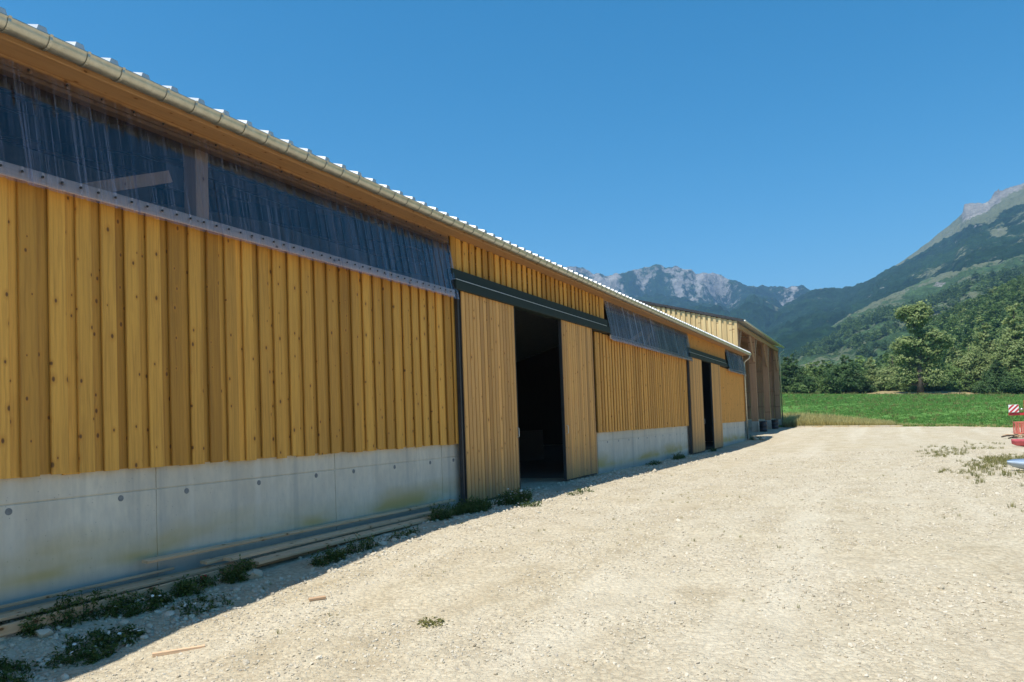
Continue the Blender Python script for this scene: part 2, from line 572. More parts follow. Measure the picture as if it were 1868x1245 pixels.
M['leaf_dark'] = leaf_mat('dark_green_leaf', [(0, (.038, .08, .026)), (.5, (.07, .135, .042)), (1, (.13, .205, .07))])
M['weed'] = leaf_mat('weed_leaf', [(0, (.045, .08, .02)), (.5, (.09, .145, .035)), (1, (.19, .22, .07))])
M['drygrass'] = leaf_mat('dry_grass_blade', [(0, (.38, .31, .11)), (.5, (.56, .49, .19)), (1, (.68, .62, .30))])
M['grass'] = leaf_mat('green_grass_blade', [(0, (.12, .25, .05)), (.5, (.155, .31, .068)), (1, (.22, .37, .10))])
M['olivegrass'] = leaf_mat('olive_grass_blade', [(0, (.10, .12, .03)), (.5, (.22, .22, .07)), (1, (.38, .33, .14))])
M['bark'] = mat_simple('tree_bark', (.075, .058, .042), .9, 0, 3, .35, .4)

def field_mat():
    k = NT('field_soil_grass')
    geo = k.n('ShaderNodeNewGeometry'); v = geo.outputs['Position']
    a = k.noise(k.scale(v, .16), 1.0, 5, .6); b = k.noise(k.scale(v, 3.5), 1.0, 5, .7)
    c = k.ramp(a, [(.3, (.10, .215, .045)), (.55, (.125, .25, .055)), (.75, (.17, .28, .075))])
    c = k.mix(k.remap(b, .4, .75, 0, .3), c, (.06, .17, .03))
    k.col(c); k.rough(.9); k.bump(b, .8, .2)
    k.b.inputs['Specular IOR Level'].default_value = .1
    return k.m
M['field'] = field_mat()
def verge_mat():
    k = NT('mown_dry_verge')
    geo = k.n('ShaderNodeNewGeometry'); v = geo.outputs['Position']
    a = k.noise(k.scale(v, .25), 1.0, 5, .6)
    k.col(k.ramp(a, [(.3, (.24, .18, .08)), (.7, (.34, .26, .12))])); k.rough(.95)
    return k.m
M['verge'] = verge_mat()
def valley_mat():
    k = NT('valley_meadow')
    geo = k.n('ShaderNodeNewGeometry'); v = geo.outputs['Position']
    a = k.noise(k.scale(v, .02), 1.0, 6, .6)
    k.col(k.ramp(a, [(.3, (.05, .09, .025)), (.7, (.13, .16, .055))])); k.rough(.95)
    return k.m
M['valley'] = valley_mat()

def mountain_mat(name, fscale, forest=((.009,.028,.013),(.020,.048,.020)), rockc=((.17,.165,.155),(.40,.385,.355))):
    k = NT(name)
    geo = k.n('ShaderNodeNewGeometry'); v = geo.outputs['Position']
    tr = k.noise(k.scale(v, fscale), 1.0, 6, .7)
    big = k.noise(k.scale(v, fscale*.12), 1.0, 5, .6)
    f = k.ramp(tr, [(.34, tuple(x*.6 for x in forest[0])), (.5, forest[0]), (.66, tuple(x*1.25 for x in forest[1]))])
    f = k.mix(k.remap(big, .4, .7, 0, .45), f, tuple(x*1.9 for x in forest[1]))
    gr = k.ramp(big, [(.3, (.125, .15, .08)), (.7, (.19, .20, .125))])
    gr = k.mix(k.remap(tr, .5, .7, 0, .6), gr, (.07, .095, .04))
    rn = k.noise(k.scale(v, (fscale*.5, fscale*.5, fscale*1.0)), 1.0, 8, .72)
    rk = k.ramp(rn, [(.32, rockc[0]), (.52, tuple((x+y)/2 for x, y in zip(*rockc))), (.68, rockc[1])])
    brk = k.noise(k.scale(v, (fscale*.8, fscale*.8, fscale*.5)), 1.0, 8, .75)
    def edge(at, lo=.38, hi=.62):
        s = k.math('ADD', k.attr(at), k.math('MULTIPLY', k.math('SUBTRACT', brk, .5), 3.0))
        return k.remap(s, lo, hi, 0, 1)
    c = k.mix(edge('grass'), f, gr)
    c = k.mix(edge('rock'), c, rk)
    k.col(c); k.rough(.95)
    k.b.inputs['Specular IOR Level'].default_value = .08
    k.bump(tr, 1.0, .9/fscale)
    return k.m
M['mount_far'] = mountain_mat('far_mountain_surface', .035)
M['mount_near'] = mountain_mat('right_mountain_surface', .05)
M['spur'] = mountain_mat('spur_surface', .09, ((.035,.068,.022),(.065,.115,.042)))
M['hillm'] = mountain_mat('wooded_hill_floor', .2, ((.02,.045,.012),(.045,.085,.026)))

def tagS(o):
    o['kind'] = 'structure'
    return o

# ================================================================== TERRAIN
def make_range(name, mat, sil, az0, az1, r_ridge, r_foot, r_back, nu, nv, z_foot, power, rough, crag, rockf, grassf, seed, jag=0.0, fine=6.0, crag_h=45.0):
    """heightfield whose crest line follows the surveyed skyline"""
    azs = np.radians(np.unique(np.concatenate([np.linspace(az0, az1, nu//4), np.linspace(max(az0, -25), min(az1, 14), nu)])))
    nu = len(azs)
    sa = np.radians([q[0] for q in sil]); se = [q[1] for q in sil]
    el = np.interp(azs, sa, se)
    j = fbm(np.degrees(azs)*3.0+seed, np.full(nu, seed*1.7), 5)*jag
    rr = r_ridge*(1+.06*fbm(np.degrees(azs)*.35+seed, np.full(nu, 3.1), 3))
    zr = np.tan(np.radians(el+j))*rr + CAM_H
    t = np.concatenate([np.linspace(0, 1, nv-14)**.9, 1+np.linspace(.03, 1, 14)*((r_back-r_ridge)/(r_ridge-r_foot))])
    V = np.zeros((nu, nv, 3)); rock = np.zeros((nu, nv)); grass = np.zeros((nu, nv))
    R = r_foot+(rr[:, None]-r_foot)*t[None, :]
    A = np.repeat(azs[:, None], nv, 1); T = np.repeat(t[None, :], nu, 0)
    X = R*np.sin(A); Y = R*np.cos(A)
    up = np.clip(T, 0, 1)
    prof = up**power
    if crag is not None:
        cw = crag(np.degrees(A))                       # cliff: the last part jumps up
        step = .80*up**1.25/1.0
        cl = np.where(up < .93, step*.93**0, .80*.93**1.25+(1-.80*.93**1.25)*sstep(.93, .985, up))
        prof = prof*(1-cw)+cl*cw
    ker = np.hanning(61); ker /= ker.sum()
    zs_ = np.convolve(np.pad(zr, 30, mode='edge'), ker, mode='valid')
    top = sstep(.90, .985, up)
    zc = zs_[:, None]*(1-top)+zr[:, None]*top
    Z = z_foot+(zc-z_foot)*prof
    back = np.clip((T-1)/max(t[-1]-1, 1e-6), 0, 1)
    Z = Z-(zr[:, None]-z_foot)*.55*back
    gul = ridged(X/rough[0]+seed, Y/rough[0]-seed, 5)-.62
    env = np.clip(up*(1-up)*4, 0, 1)**.8
    Z = Z+gul*rough[1]*env
    Z = Z+fbm(X/rough[2]+seed*2, Y/rough[2], 4)*rough[3]*np.clip((1-up)*9, .05, 1)
    Z = Z+(vnoise(X/fine+seed, Y/fine)-.5)*fine*.9*np.clip((1-up)*14, 0, 1)
    D = np.degrees(A)
    rock = rockf(D, up, X, Y, gul); grass = grassf(D, up, X, Y, gul)
    Z = Z+rock*(ridged(X/70+seed, Y/70, 4)-.62)*crag_h*(1-.8*sstep(.96, 1.0, up))
    V[..., 0] = X; V[..., 1] = Y; V[..., 2] = Z
    o = bpy.data.objects.new(name, np_mesh(name, V.reshape(-1, 3), grid_faces(nu, nv)[:, ::-1], mat, True, {'rock': rock.ravel(), 'grass': grass.ravel()}))
    link(o); tagS(o)
    return o

def bumpw(x, c, w):
    return np.exp(-((x-c)/w)**2)

# far limestone range
sil_far = [(-75, 5.5), (-60, 7), (-45, 9), (-35, 10.4), (-27, 11.2), (-20.78, 11.44), (-20.04, 11.41), (-19.16, 11.0), (-18.15, 10.7), (-17.54, 10.71), (-16.32, 10.91), (-15.31, 11.04),
           (-14.31, 11.08), (-13.72, 10.92), (-12.93, 10.88), (-12.43, 10.63), (-11.88, 10.55), (-11.59, 10.17), (-10.43, 10.08), (-9.86, 9.91), (-9.3, 9.56), (-8.73, 9.47),
           (-7.99, 9.1), (-6.69, 8.94), (-5.59, 8.77), (-4.32, 8.84), (-3.8, 8.52), (-2.74, 8.42), (2, 7.4), (10, 6), (25, 5)]
def far_rock(D, up, X, Y, g):
    wide = np.where(D < -11.5, .82, np.where(D < -8.5, .88, .91))
    n = fbm(X/130, Y/130, 4)
    core = sstep(wide-.03, wide+.03, up+n*.07)
    left = sstep(-7.6, -9.6, D+n*1.5)+bumpw(D, -5.3, 1.0)*1.2
    lower = bumpw(D, -9.8, 1.5)*bumpw(up, .74, .05)*1.0+bumpw(D, -6.4, .8)*bumpw(up, .80, .04)
    m2 = fbm(X/55, Y/55+3, 4)
    return np.clip(core*left*(.44+.35*n+.55*m2)+lower*(.42+.5*m2), 0, 1)
def far_grass(D, up, X, Y, g):
    n = fbm(X/170+5, Y/170, 4)
    spots = bumpw(D, -4.6, .5)*bumpw(up, .80, .05)*.9+bumpw(D, -3.0, .6)*bumpw(up, .66, .03)*.8+bumpw(D, -6.2, .35)*bumpw(up, .60, .03)*.9
    return np.clip(sstep(.2, .7, n)*.25+bumpw(D, -7.4, .9)*sstep(.93, .99, up)*.6+spots+sstep(.96, 1.0, up)*.25, 0, 1)
make_range('limestone_ridge', M['mount_far'], sil_far, -75, 25, 3000, 700, 4200, 560, 110, 40, 1.35, (520, 150, 160, 60),
           lambda d: np.clip(sstep(-7.6, -9.6, d)+bumpw(d, -5.2, 1.2), 0, 1), far_rock, far_grass, 4.2, .16, 16)

# right-hand mountain
sil_right = [(-9, 5.0), (-6, 7.4), (-3.8, 8.40), (-2.74, 8.42), (-1.69, 8.39), (-.65, 8.58), (.39, 9.01), (2.08, 9.89), (3.74, 10.98), (5.21, 12.07), (5.56, 12.36), (5.68, 12.90),
             (6.02, 12.96), (6.91, 12.8), (7.37, 13.19), (7.97, 13.44), (8.92, 13.49), (12, 14.2), (16, 15.2), (22, 16), (30, 14.5), (45, 10), (60, 7)]
def rt_rock(D, up, X, Y, g):
    n = fbm(X/60, Y/60, 4)
    top = sstep(5.3, 5.7, D)*sstep(.83, .87, up+n*.05-.02*(D-7))
    scree = bumpw(D, 6.3, .4)*bumpw(up, .63, .02)*.5+bumpw(D, 7.5, .3)*bumpw(up, .53, .015)*.4
    return np.clip(top*1.0+scree, 0, 1)
def rt_grass(D, up, X, Y, g):
    n = fbm(X/90+2, Y/90, 4)
    lo = np.interp(D, [-3, .4, 2.4, 4.4, 6.2, 7.5, 8.9, 14], [1.06, .99, .85, .84, .66, .67, .70, .72])
    band = sstep(-.012, .012, up-lo+n*.03)
    spots = bumpw(D, 7.5, .5)*bumpw(up, .53, .03)*1.2
    low = sstep(.1, .5, n)*bumpw(up, .52, .18)*.55*sstep(-1, 3, D)
    return np.clip(band+spots+low, 0, 1)
make_range('steep_mountain', M['mount_near'], sil_right, -9, 60, 2350, 650, 3200, 520, 150, 30, 1.0, (330, 50, 110, 18),
           lambda d: 0.0*d, rt_rock, rt_grass, 9.4, .05, 9)

# grassy spur in front of it
sil_spur = [(-14, .8), (-9, 2.4), (-5.81, 4.17), (-4.31, 5.15), (-3.22, 5.71), (-1.08, 6.77), (.65, 7.52), (1.66, 7.9), (3.65, 8.6), (5.57, 9.0), (8.82, 9.6), (16, 10), (30, 9), (45, 6)]
def sp_rock(D, up, X, Y, g):
    n = fbm(X/40, Y/40, 4)
    return np.clip(sstep(.45, .7, n)*.45*sstep(.45, .9, up), 0, 1)
def sp_grass(D, up, X, Y, g):
    n = fbm(X/55+7, Y/55, 5)
    crest = np.where(D < 2, sstep(.70, .93, up)*.75, sstep(.8, 1, up)*.45)
    return np.clip(crest+sstep(-.15, .45, n)*.55-.12*sstep(.2,.0,up), 0, 1)
make_range('grassy_spur', M['spur'], sil_spur, -14, 45, 1250, 380, 1750, 420, 110, 14, 1.15, (150, 22, 60, 10),
           lambda d: 0.0*d, sp_rock, sp_grass, 2.7, .10, 6)

# near wooded hill
sil_hill = [(-7, -.3), (-3, .9), (-1.31, 1.6), (.09, 2.5), (1.82, 3.9), (3.49, 5.05), (4.77, 5.8), (6.01, 6.25), (7.52, 6.85), (8.64, 7.35), (14, 9), (22, 9.5), (35, 7)]
HILL_R, HILL_F = 480.0, 175.0
def hill_z(A_deg, r):
    el = np.interp(A_deg, [q[0] for q in sil_hill], [q[1] for q in sil_hill])
    zr = np.tan(np.radians(el))*HILL_R+CAM_H
    up = np.clip((r-HILL_F)/(HILL_R-HILL_F), 0, 1)
    return 4.0+(zr-4.0)*up**1.1
azh = np.radians(np.linspace(-7, 35, 160)); th = np.concatenate([np.linspace(0, 1, 60), 1+np.linspace(.05, .9, 16)])
rh = HILL_F+(HILL_R-HILL_F)*th
Ah, Rh = np.meshgrid(azh, rh, indexing='ij')
Zh = hill_z(np.degrees(Ah), Rh)-np.clip(th-1, 0, 1)[None, :]*30+fbm(Rh*np.sin(Ah)/25, Rh*np.cos(Ah)/25, 3)*2.0*np.clip(th, 0, 1)[None, :]
Vh = np.stack([Rh*np.sin(Ah), Rh*np.cos(Ah), Zh], -1).reshape(-1, 3)
zero = np.zeros(len(Vh))
ho = bpy.data.objects.new('wooded_hill', np_mesh('wooded_hill', Vh, grid_faces(160, 76)[:, ::-1], M['hillm'], True, {'rock': zero, 'grass': zero+.15}))
tagS(link(ho))

# valley floor to the horizon
rv = np.concatenate([[0.0], np.geomspace(4, 9000, 110)])
av = np.linspace(0, 2*math.pi, 145)
Av, Rr = np.meshgrid(av, rv, indexing='ij')
Xv = Rr*np.sin(Av); Yv = Rr*np.cos(Av)
near = gz(np.clip(Xv, -300, 300), np.clip(Yv, -300, 160))
farz = 4+ (Rr-150)*.012
wv = sstep(150, 500, Rr)
Zv = near*(1-wv)+farz*wv-.35
vo_ = bpy.data.objects.new('valley_ground', np_mesh('valley_ground', np.stack([Xv, Yv, Zv], -1).reshape(-1, 3), grid_faces(145, 111)[:, ::-1], M['valley'], True))
tagS(link(vo_))

# gravel yard
def graded(a, b, fine_a, fine_b, df, dc):
    xs = [fine_a]
    while xs[-1] < fine_b: xs.append(xs[-1]+df)
    d = df
    while xs[-1] < b:
        d = min(d*1.12, dc); xs.append(xs[-1]+d)
    ys = [fine_a]; d = df
    while ys[-1] > a:
        d = min(d*1.12, dc); ys.append(ys[-1]-d)
    return np.array(ys[:0:-1]+xs)
gx = graded(-26, 40, -7.7, 2.6, .045, 1.2)
gy = [2.6]
while gy[-1] < 84: gy.append(gy[-1]+max(.04, .0045*gy[-1]))
gy0 = [2.6]; d = .05
while gy0[-1] > -40:
    d = min(d*1.15, 1.5); gy0.append(gy0[-1]-d)
gy = np.array(gy0[:0:-1]+gy)
GX, GY = np.meshgrid(gx, gy, indexing='ij')
def rough_z(X, Y):
    return fbm(X/1.7, Y/1.7, 4)*.030+fbm(X/.33, Y/.33, 3)*.016+fbm(X/.1+4, Y/.1, 2)*.008
GZ = gz(GX, GY)+rough_z(GX, GY)*np.where((GX < -7.45) & (GY < 49), 0.0, 1.0)
GZ = GZ-np.where(GY > field_edge(GX)+3, .25, 0)
yard = bpy.data.objects.new('gravel_yard', np_mesh('gravel_yard', np.stack([GX, GY, GZ], -1).reshape(-1, 3), grid_faces(len(gx), len(gy)), M['gravel'], True))
tagS(link(yard))

# field and dry verge
fx = np.linspace(-70, 80, 130); ft = np.linspace(0, 1, 110)
FX, FT = np.meshgrid(fx, ft, indexing='ij')
edge = field_edge(FX)+fbm(FX/2.2, FX*0+3, 4)*1.0
FY = edge+(128-edge)*FT
FZ = gz(FX, FY)+.05*np.minimum(1, FT*30)+fbm(FX/9, FY/9, 3)*.10*np.minimum(1, FT*6)-.03*(FT == 0)
fo = bpy.data.objects.new('hay_field', np_mesh('hay_field', np.stack([FX, FY, FZ], -1).reshape(-1, 3), grid_faces(130, 110), M['field'], True))
tagS(link(fo))
vx = np.linspace(-70, 80, 90); vt = np.linspace(0, 1, 20)
VX, VT = np.meshgrid(vx, vt, indexing='ij')
VY = 126.5+VT*50
VZ = gz(VX, VY)+.02+.5*sstep(.0, .16, VT)*(bumpw(VX, 1.5, 3.0)+bumpw(VX, 9.5, 4.5))
ve = bpy.data.objects.new('dry_verge', np_mesh('dry_verge', np.stack([VX, VY, VZ], -1).reshape(-1, 3), grid_faces(90, 20), M['verge'], True))
tagS(link(ve))

# kerb line at the gravel's far edge
mb = MB()
for k in range(11):
    x = -6.2+k*.7
    y = float(field_edge(x))-.5
    y2 = float(field_edge(x+.68))-.5
    mb.beam((x, y, gz1(x, y)+.05), (x+.66, y2, gz1(x+.66, y2)+.05), .16, .14)
tag(mb.build('kerb', M['concrete']), 'low pale concrete kerb between the gravel yard and the field', 'kerb')

# ================================================================== BARN
WX = -7.40           # outer face of the concrete
CZ = 1.288           # its top
EAVE_Z = 5.40
Y0, Y1 = -6.0, 48.5  # barn ends
barn = empty('barn', (WX-8, 21, 0))
tag(barn, 'long timber-clad barn with ochre boards on a concrete base and sliding doors', 'barn')
def bl(o):
    """parent to the barn keeping world coordinates"""
    o.parent = barn
    o.location = Vector(o.location)-Vector((WX-8, 21, 0))
    return o
def bpart(mb, name, mat, smooth=False, par=None):
    o = mb.build(name, mat, None, smooth)
    if par is None: return bl(o)
    o.parent = par
    return o

# ---- concrete wall of panels with recessed joints
def panel_run(ya, yb, joints):
    core = MB().box(WX-.22, WX-.012, ya, yb, -.8, CZ-.006)
    c = bpart(core, 'concrete_wall', M['concrete'])
    ys = [ya]+joints+[yb]
    g = .006
    for a, b in zip(ys[:-1], ys[1:]):
        for z0, z1 in ((-.8, 1.012-g), (1.012+g, CZ)):
            o = MB().cbox(WX-.02, WX+random.uniform(-.001, .001), a+g, b-g, z0, z1, .004).build('concrete_panel', M['concrete'])
            o.parent = c
            o.matrix_parent_inverse = Matrix.Identity(4)
    return c
cwA = panel_run(Y0, 13.19, [-3.3, -.17, 2.96, 6.09, 9.25, 12.37])
cwC = panel_run(21.2, 33.52, [22.6, 24.7, 26.8, 28.9, 31.0])
cwE = panel_run(40.7, Y1, [42.8, 44.9, 47.0])
tie_me = MB().lathe([(.034, -.004), (.034, .002), (.026, .0035), (.010, .001)], n=14).mesh('tie_hole', M['tie'])
def ties(c, ys, z=.95):
    for y in ys:
        o = bpy.data.objects.new('tie_hole', tie_me)
        o.rotation_euler = (0, math.pi/2, 0)
        o.location = (WX, y, z+random.uniform(-.008, .008))
        link(o, c)
ties(cwA, [.1, 1.2, 2.3, 3.35, 4.46, 5.64, 6.51, 7.68, 8.82, 9.70, 10.82, 11.96, 12.8])
ties(cwC, [22.1, 23.2, 24.3, 25.4, 26.5, 27.6, 28.7, 29.8, 30.9, 32.0])
ties(cwE, [41.5, 42.6, 43.7, 44.8, 45.9, 47.0])
for c in (cwA, cwC, cwE):
    pass

# ---- cladding boards
MOD = .285
def board_mesh(name, w, th, length, mat, seed):
    """board with eased front edges and a slight bow; local X is outward, Y width, Z up"""
    r = random.Random(seed)
    bow = r.uniform(-.004, .004); cup = r.uniform(.0, .004)
    e = .007
    prof = [(0, -w/2), (th-e, -w/2), (th, -w/2+e), (th+cup, 0), (th, w/2-e), (th-e, w/2), (0, w/2)]
    zs = [0, length*.33, length*.66, length]
    vs = []
    for z in zs:
        b = bow*math.sin(math.pi*z/length)
        for x, y in prof: vs.append((x, y+b, z))
    n = len(prof); fs = []
    for k in range(len(zs)-1):
        for i in range(n-1):
            fs.append((k*n+i, k*n+i+1, k*n+n+i+1, k*n+n+i))
    fs.append(tuple(range(n-1, -1, -1))); fs.append(tuple(range((len(zs)-1)*n, len(zs)*n)))
    return MB().add(vs, fs).mesh(name, mat)
_bm = {}
def bmesh_get(kind, w, th, L, mat, nvar=4):
    key = (kind, round(L, 3), mat.name)
    if key not in _bm:
        _bm[key] = [board_mesh(kind, w+random.uniform(-.007, .007), th, L, mat, i*7+int(L*10)) for i in range(nvar)]
    return random.choice(_bm[key])
def clad(ya, yb, z0, z1, mat, jitter=.012):
    n = max(1, round((yb-ya)/MOD)); step = (yb-ya)/n
    for i in range(n+1):
        y = ya+i*step
        L = z1-z0
        if i < n:      # inner board
            o = bpy.data.objects.new('cladding_board', bmesh_get('inner_board', .178, .022, L, mat))
            o.location = (WX+.012, y+step/2+random.uniform(-.006, .006), z0+random.uniform(-jitter, jitter))
            link(o); bl(o)
        w = .172
        if i == 0: y += w/2
        if i == n: y -= w/2
        o = bpy.data.objects.new('cladding_board', bmesh_get('outer_board', w, .028, L, mat))
        o.location = (WX+.050+random.uniform(0,.006), y+random.uniform(-.008, .008), z0-.004+random.uniform(-jitter, jitter))
        o.rotation_euler = (random.uniform(-.0012, .0012), 0, random.uniform(-.02, .02))
        link(o); bl(o)
clad(-.5, 13.19, 1.262, 4.16, M['clad'])
clad(12.84, 22.02, 4.50, 5.297, M['clad'])
clad(21.08, 33.50, 1.262, 4.20, M['clad_far'], .008)
def clad_joined(name, ya, yb, z0, z1, mat):
    n = max(1, round((yb-ya)/MOD)); step = (yb-ya)/n
    mb = MB()
    for i in range(n+1):
        y = ya+i*step; j = random.uniform(-.006, .006)
        if i < n: mb.box(WX+.012, WX+.034, y+step/2-.089, y+step/2+.089, z0+j, z1)
        a, b = max(y-.086, ya), min(y+.086, yb)
        mb.cbox(WX+.036, WX+.060, a, b, z0-.004-j, z1+.002, .004)
    return tag(bpart(mb, name, mat), kind='stuff')
clad_joined('cladding', 33.3, 42.4, 4.50, 5.294, M['clad_far'])
clad_joined('cladding', 40.75, Y1-.02, 1.262, 4.20, M['clad_far'])
clad_joined('cladding', Y0, -.62, 1.262, 4.16, M['clad_far'])

# ---- timber header, soffit, rails, posts
bpart(MB().cbox(WX-.10, WX+.02, Y0, 12.80, 5.16, 5.298, .006), 'header_beam', M['header'])
bpart(MB().cbox(WX-.10, WX+.02, 22.05, 33.28, 5.16, 5.298, .006), 'header_beam', M['header'])
bpart(MB().cbox(WX-.10, WX+.02, 42.45, Y1, 5.16, 5.298, .006), 'header_beam', M['header'])
bpart(MB().cbox(WX+.025, WX+.05, Y0, 12.80, 5.20, 5.297, .004), 'fascia_strip', M['header'])
bpart(MB().cbox(WX+.025, WX+.05, 22.06, 33.28, 5.20, 5.297, .004), 'fascia_strip', M['header'])
bpart(MB().cbox(WX+.025, WX+.05, 42.45, Y1, 5.20, 5.297, .004), 'fascia_strip', M['header'])
bpart(MB().cbox(WX+.335, WX+.36, Y0-.2, Y1+.2, 5.285, 5.465, .004), 'eave_board', M['header'])
# soffit boarding that follows the roof slope
SL = .28
bpart(MB().box(WX+.022, WX+.333, Y0-.2, Y1+.2, 5.300, 5.318), 'soffit', M['header'])
# sill beam above the boards
for a, b in ((Y0, 12.80), (22.05, 33.3), (42.45, Y1)):
    bpart(MB().cbox(WX-.12, WX-.005, a, b, 4.02, 4.20, .005), 'sill_beam', M['rawY'])
POSTS = [-5.2, .95, 6.96, 12.95, 22.2, 27.8, 33.4, 42.3, 48.2]
for y in POSTS:
    bpart(MB().cbox(WX-.34, WX-.125, y-.10, y+.10, 0, 5.30, .006), 'post', M['raw'])
# braces and plates seen through the clear sheets
for y in (6.96, .95, 27.8):
    bpart(MB().beam((WX-.55, y-1.75, 4.22), (WX-.30, y-.35, 4.78), .06, .14), 'brace', M['raw'])
    bpart(MB().box(WX-.36, WX-.33, y-.36, y-.12, 4.66, 4.96), 'steel_plate', M['darksteel'])

# ---- clear corrugated sheets, hung tilted out at the foot
def sheet_mesh(name, width, mat, pitch=.19, amp=.016, top=(WX+.055, 5.255), bot=(WX+.265, 4.02)):
    n = int(round(width/pitch))
    vs = []; prof = []
    for i in range(n):
        y = i*pitch
        for f, a in ((.0, 0), (.62, 0), (.70, 1), (.82, 1), (.90, 0)):
            prof.append((y+f*pitch, a*amp))
    prof.append((n*pitch+.03, 0))
    L = math.hypot(top[0]-bot[0], top[1]-bot[1])
    nx, nz = (top[1]-bot[1])/L, (bot[0]-top[0])/L
    nx, nz = abs(nx), abs(nz)
    rows = 1
    fs = []
    for r in range(rows+1):
        t = r/rows
        sag = 0.0
        for y, a in prof:
            vs.append((top[0]+(bot[0]-top[0])*t+nx*(a-sag), y, top[1]+(bot[1]-top[1])*t+nz*(a-sag)))
    n2 = len(prof)
    for r in range(rows):
        for i in range(n2-1):
            fs.append((r*n2+i, r*n2+n2+i, r*n2+n2+i+1, r*n2+i+1))
    me = MB().add(vs, fs).mesh(name, mat)
    return me, n*pitch
def sheets(ya, yb, mats, pitch=.19):
    nsh = max(1, round((yb-ya)/1.14)); w = (yb-ya)/nsh
    k = round(w/pitch); pt = w/k
    cache = {}
    for i in range(nsh):
        mname = mats(i/max(1, nsh-1))
        if mname not in cache: cache[mname] = sheet_mesh('clear_sheet', w, M[mname], pt)[0]
        o = bpy.data.objects.new('clear_sheet', cache[mname])
        o.location = (random.uniform(0, .004)+.004*(i % 2), ya+i*w, 0)
        o.rotation_euler = (random.uniform(-.002, .002), random.uniform(-.004, .004)*0, 0)
        link(o); bl(o)
    # rail behind the foot of the sheets, with its stays and screw heads
    bpart(MB().cbox(WX+.195, WX+.225, ya, yb-.06, 4.07, 4.195, .004), 'sheet_rail', M['rail'])
    st = MB()
    y = ya+.6
    while y < yb:
        st.beam((WX+.02, y, 4.12), (WX+.20, y, 4.12), .03, .03)
        y += 1.2
    tag(bpart(st, 'rail_stays', M['steel']), kind='stuff')
    sc = MB()
    k2 = int((yb-ya)/pt)
    for i in range(k2):
        y = ya+(i+.6)*pt
        for (z, x) in ((4.135, WX+.268), (5.225, WX+.082)):
            if z > 5 and i % 2: continue
            sc.lathe([(.013, -.01), (.013, .002), (.006, .007)], n=6)
            # place it: rotate lathe from z axis to x axis
            nn = 18
            for q in range(len(sc.v)-nn, len(sc.v)):
                vx_, vy_, vz_ = sc.v[q]
                sc.v[q] = (x+vz_, y+vy_, z+vx_)
    tag(bpart(sc, 'screws', M['screw']), kind='stuff')
sheets(Y0, 12.74, lambda t: 'plastic')
sheets(22.12, 33.30, lambda t: 'plastic3' if t < .52 else 'plastic2')
sheets(42.55, 48.35, lambda t: 'plastic2')

# ---- roof
RIB = .38
ROOF_E = (WX+.41, 5.472)      # lower edge of the roof sheets
RX = WX-8.2                   # ridge
def roof_sheet(length_x, slope, ribs=3):
    prof = []
    for i in range(ribs):
        y = i*RIB
        for f, a in ((0, 0), (.34, 0), (.40, .065), (.60, .065), (.66, 0)):
            prof.append((y+f*RIB, a))
    prof.append((ribs*RIB+.02, 0))
    vs = []; n = len(prof)
    for x in (0, -length_x):
        for y, a in prof: vs.append((x, y, -x*slope+a))
    for x in (0, -length_x):
        for y, a in prof: vs.append((x, y, -x*slope+a-.004))
    fs = []
    for i in range(n-1):
        fs.append((i, i+1, n+i+1, n+i))
        fs.append((2*n+i, 3*n+i, 3*n+i+1, 2*n+i+1))
        fs.append((i, 2*n+i, 2*n+i+1, i+1))
    for i in range(ribs):                       # closed rib ends
        fs.append((5*i+4, 5*i+3, 5*i+2, 5*i+1))
    return MB().add(vs, fs).mesh('roof_sheet', M['roof'])
rs = roof_sheet(ROOF_E[0]-RX, SL)
y = Y0-.25; i = 0
while y < Y1+.1:
    o = bpy.data.objects.new('roof_sheet', rs)
    o.location = (ROOF_E[0], y, ROOF_E[1]+.003*(i % 2))
    link(o); bl(o)
    y += 3*RIB; i += 1
RZ = ROOF_E[1]+(ROOF_E[0]-RX)*SL
bpart(MB().add([(RX, Y0-.25, RZ+.05), (RX, Y1+.3, RZ+.05), (RX-8.6, Y1+.3, RZ+.05-8.6*SL), (RX-8.6, Y0-.25, RZ+.05-8.6*SL),
                (RX, Y0-.25, RZ), (RX, Y1+.3, RZ), (RX-8.6, Y1+.3, RZ-8.6*SL), (RX-8.6, Y0-.25, RZ-8.6*SL)],
               [(0, 3, 2, 1), (4, 5, 6, 7), (0, 1, 5, 4), (1, 2, 6, 5), (2, 3, 7, 6), (3, 0, 4, 7)]), 'rear_roof', M['roof'])
# purlins + rafters inside
for k in range(6):
    x = WX-.6-k*1.45
    z = ROOF_E[1]+(ROOF_E[0]-x)*SL-.16
    bpart(MB().beam((x, Y0+.1, z), (x, Y1-.1, z), .08, .18), 'purlin', M['shaded_wood'])
for y in POSTS:
    z0 = ROOF_E[1]+(ROOF_E[0]-(WX-.2))*SL-.42
    bpart(MB().beam((WX-.2, y, z0), (RX, y, RZ-.42), .14, .34), 'rafter', M['shaded_wood'])
    bpart(MB().beam((WX-.34, y, 4.9), (WX-3.2, y, 5.85), .12, .16), 'strut', M['shaded_wood'])
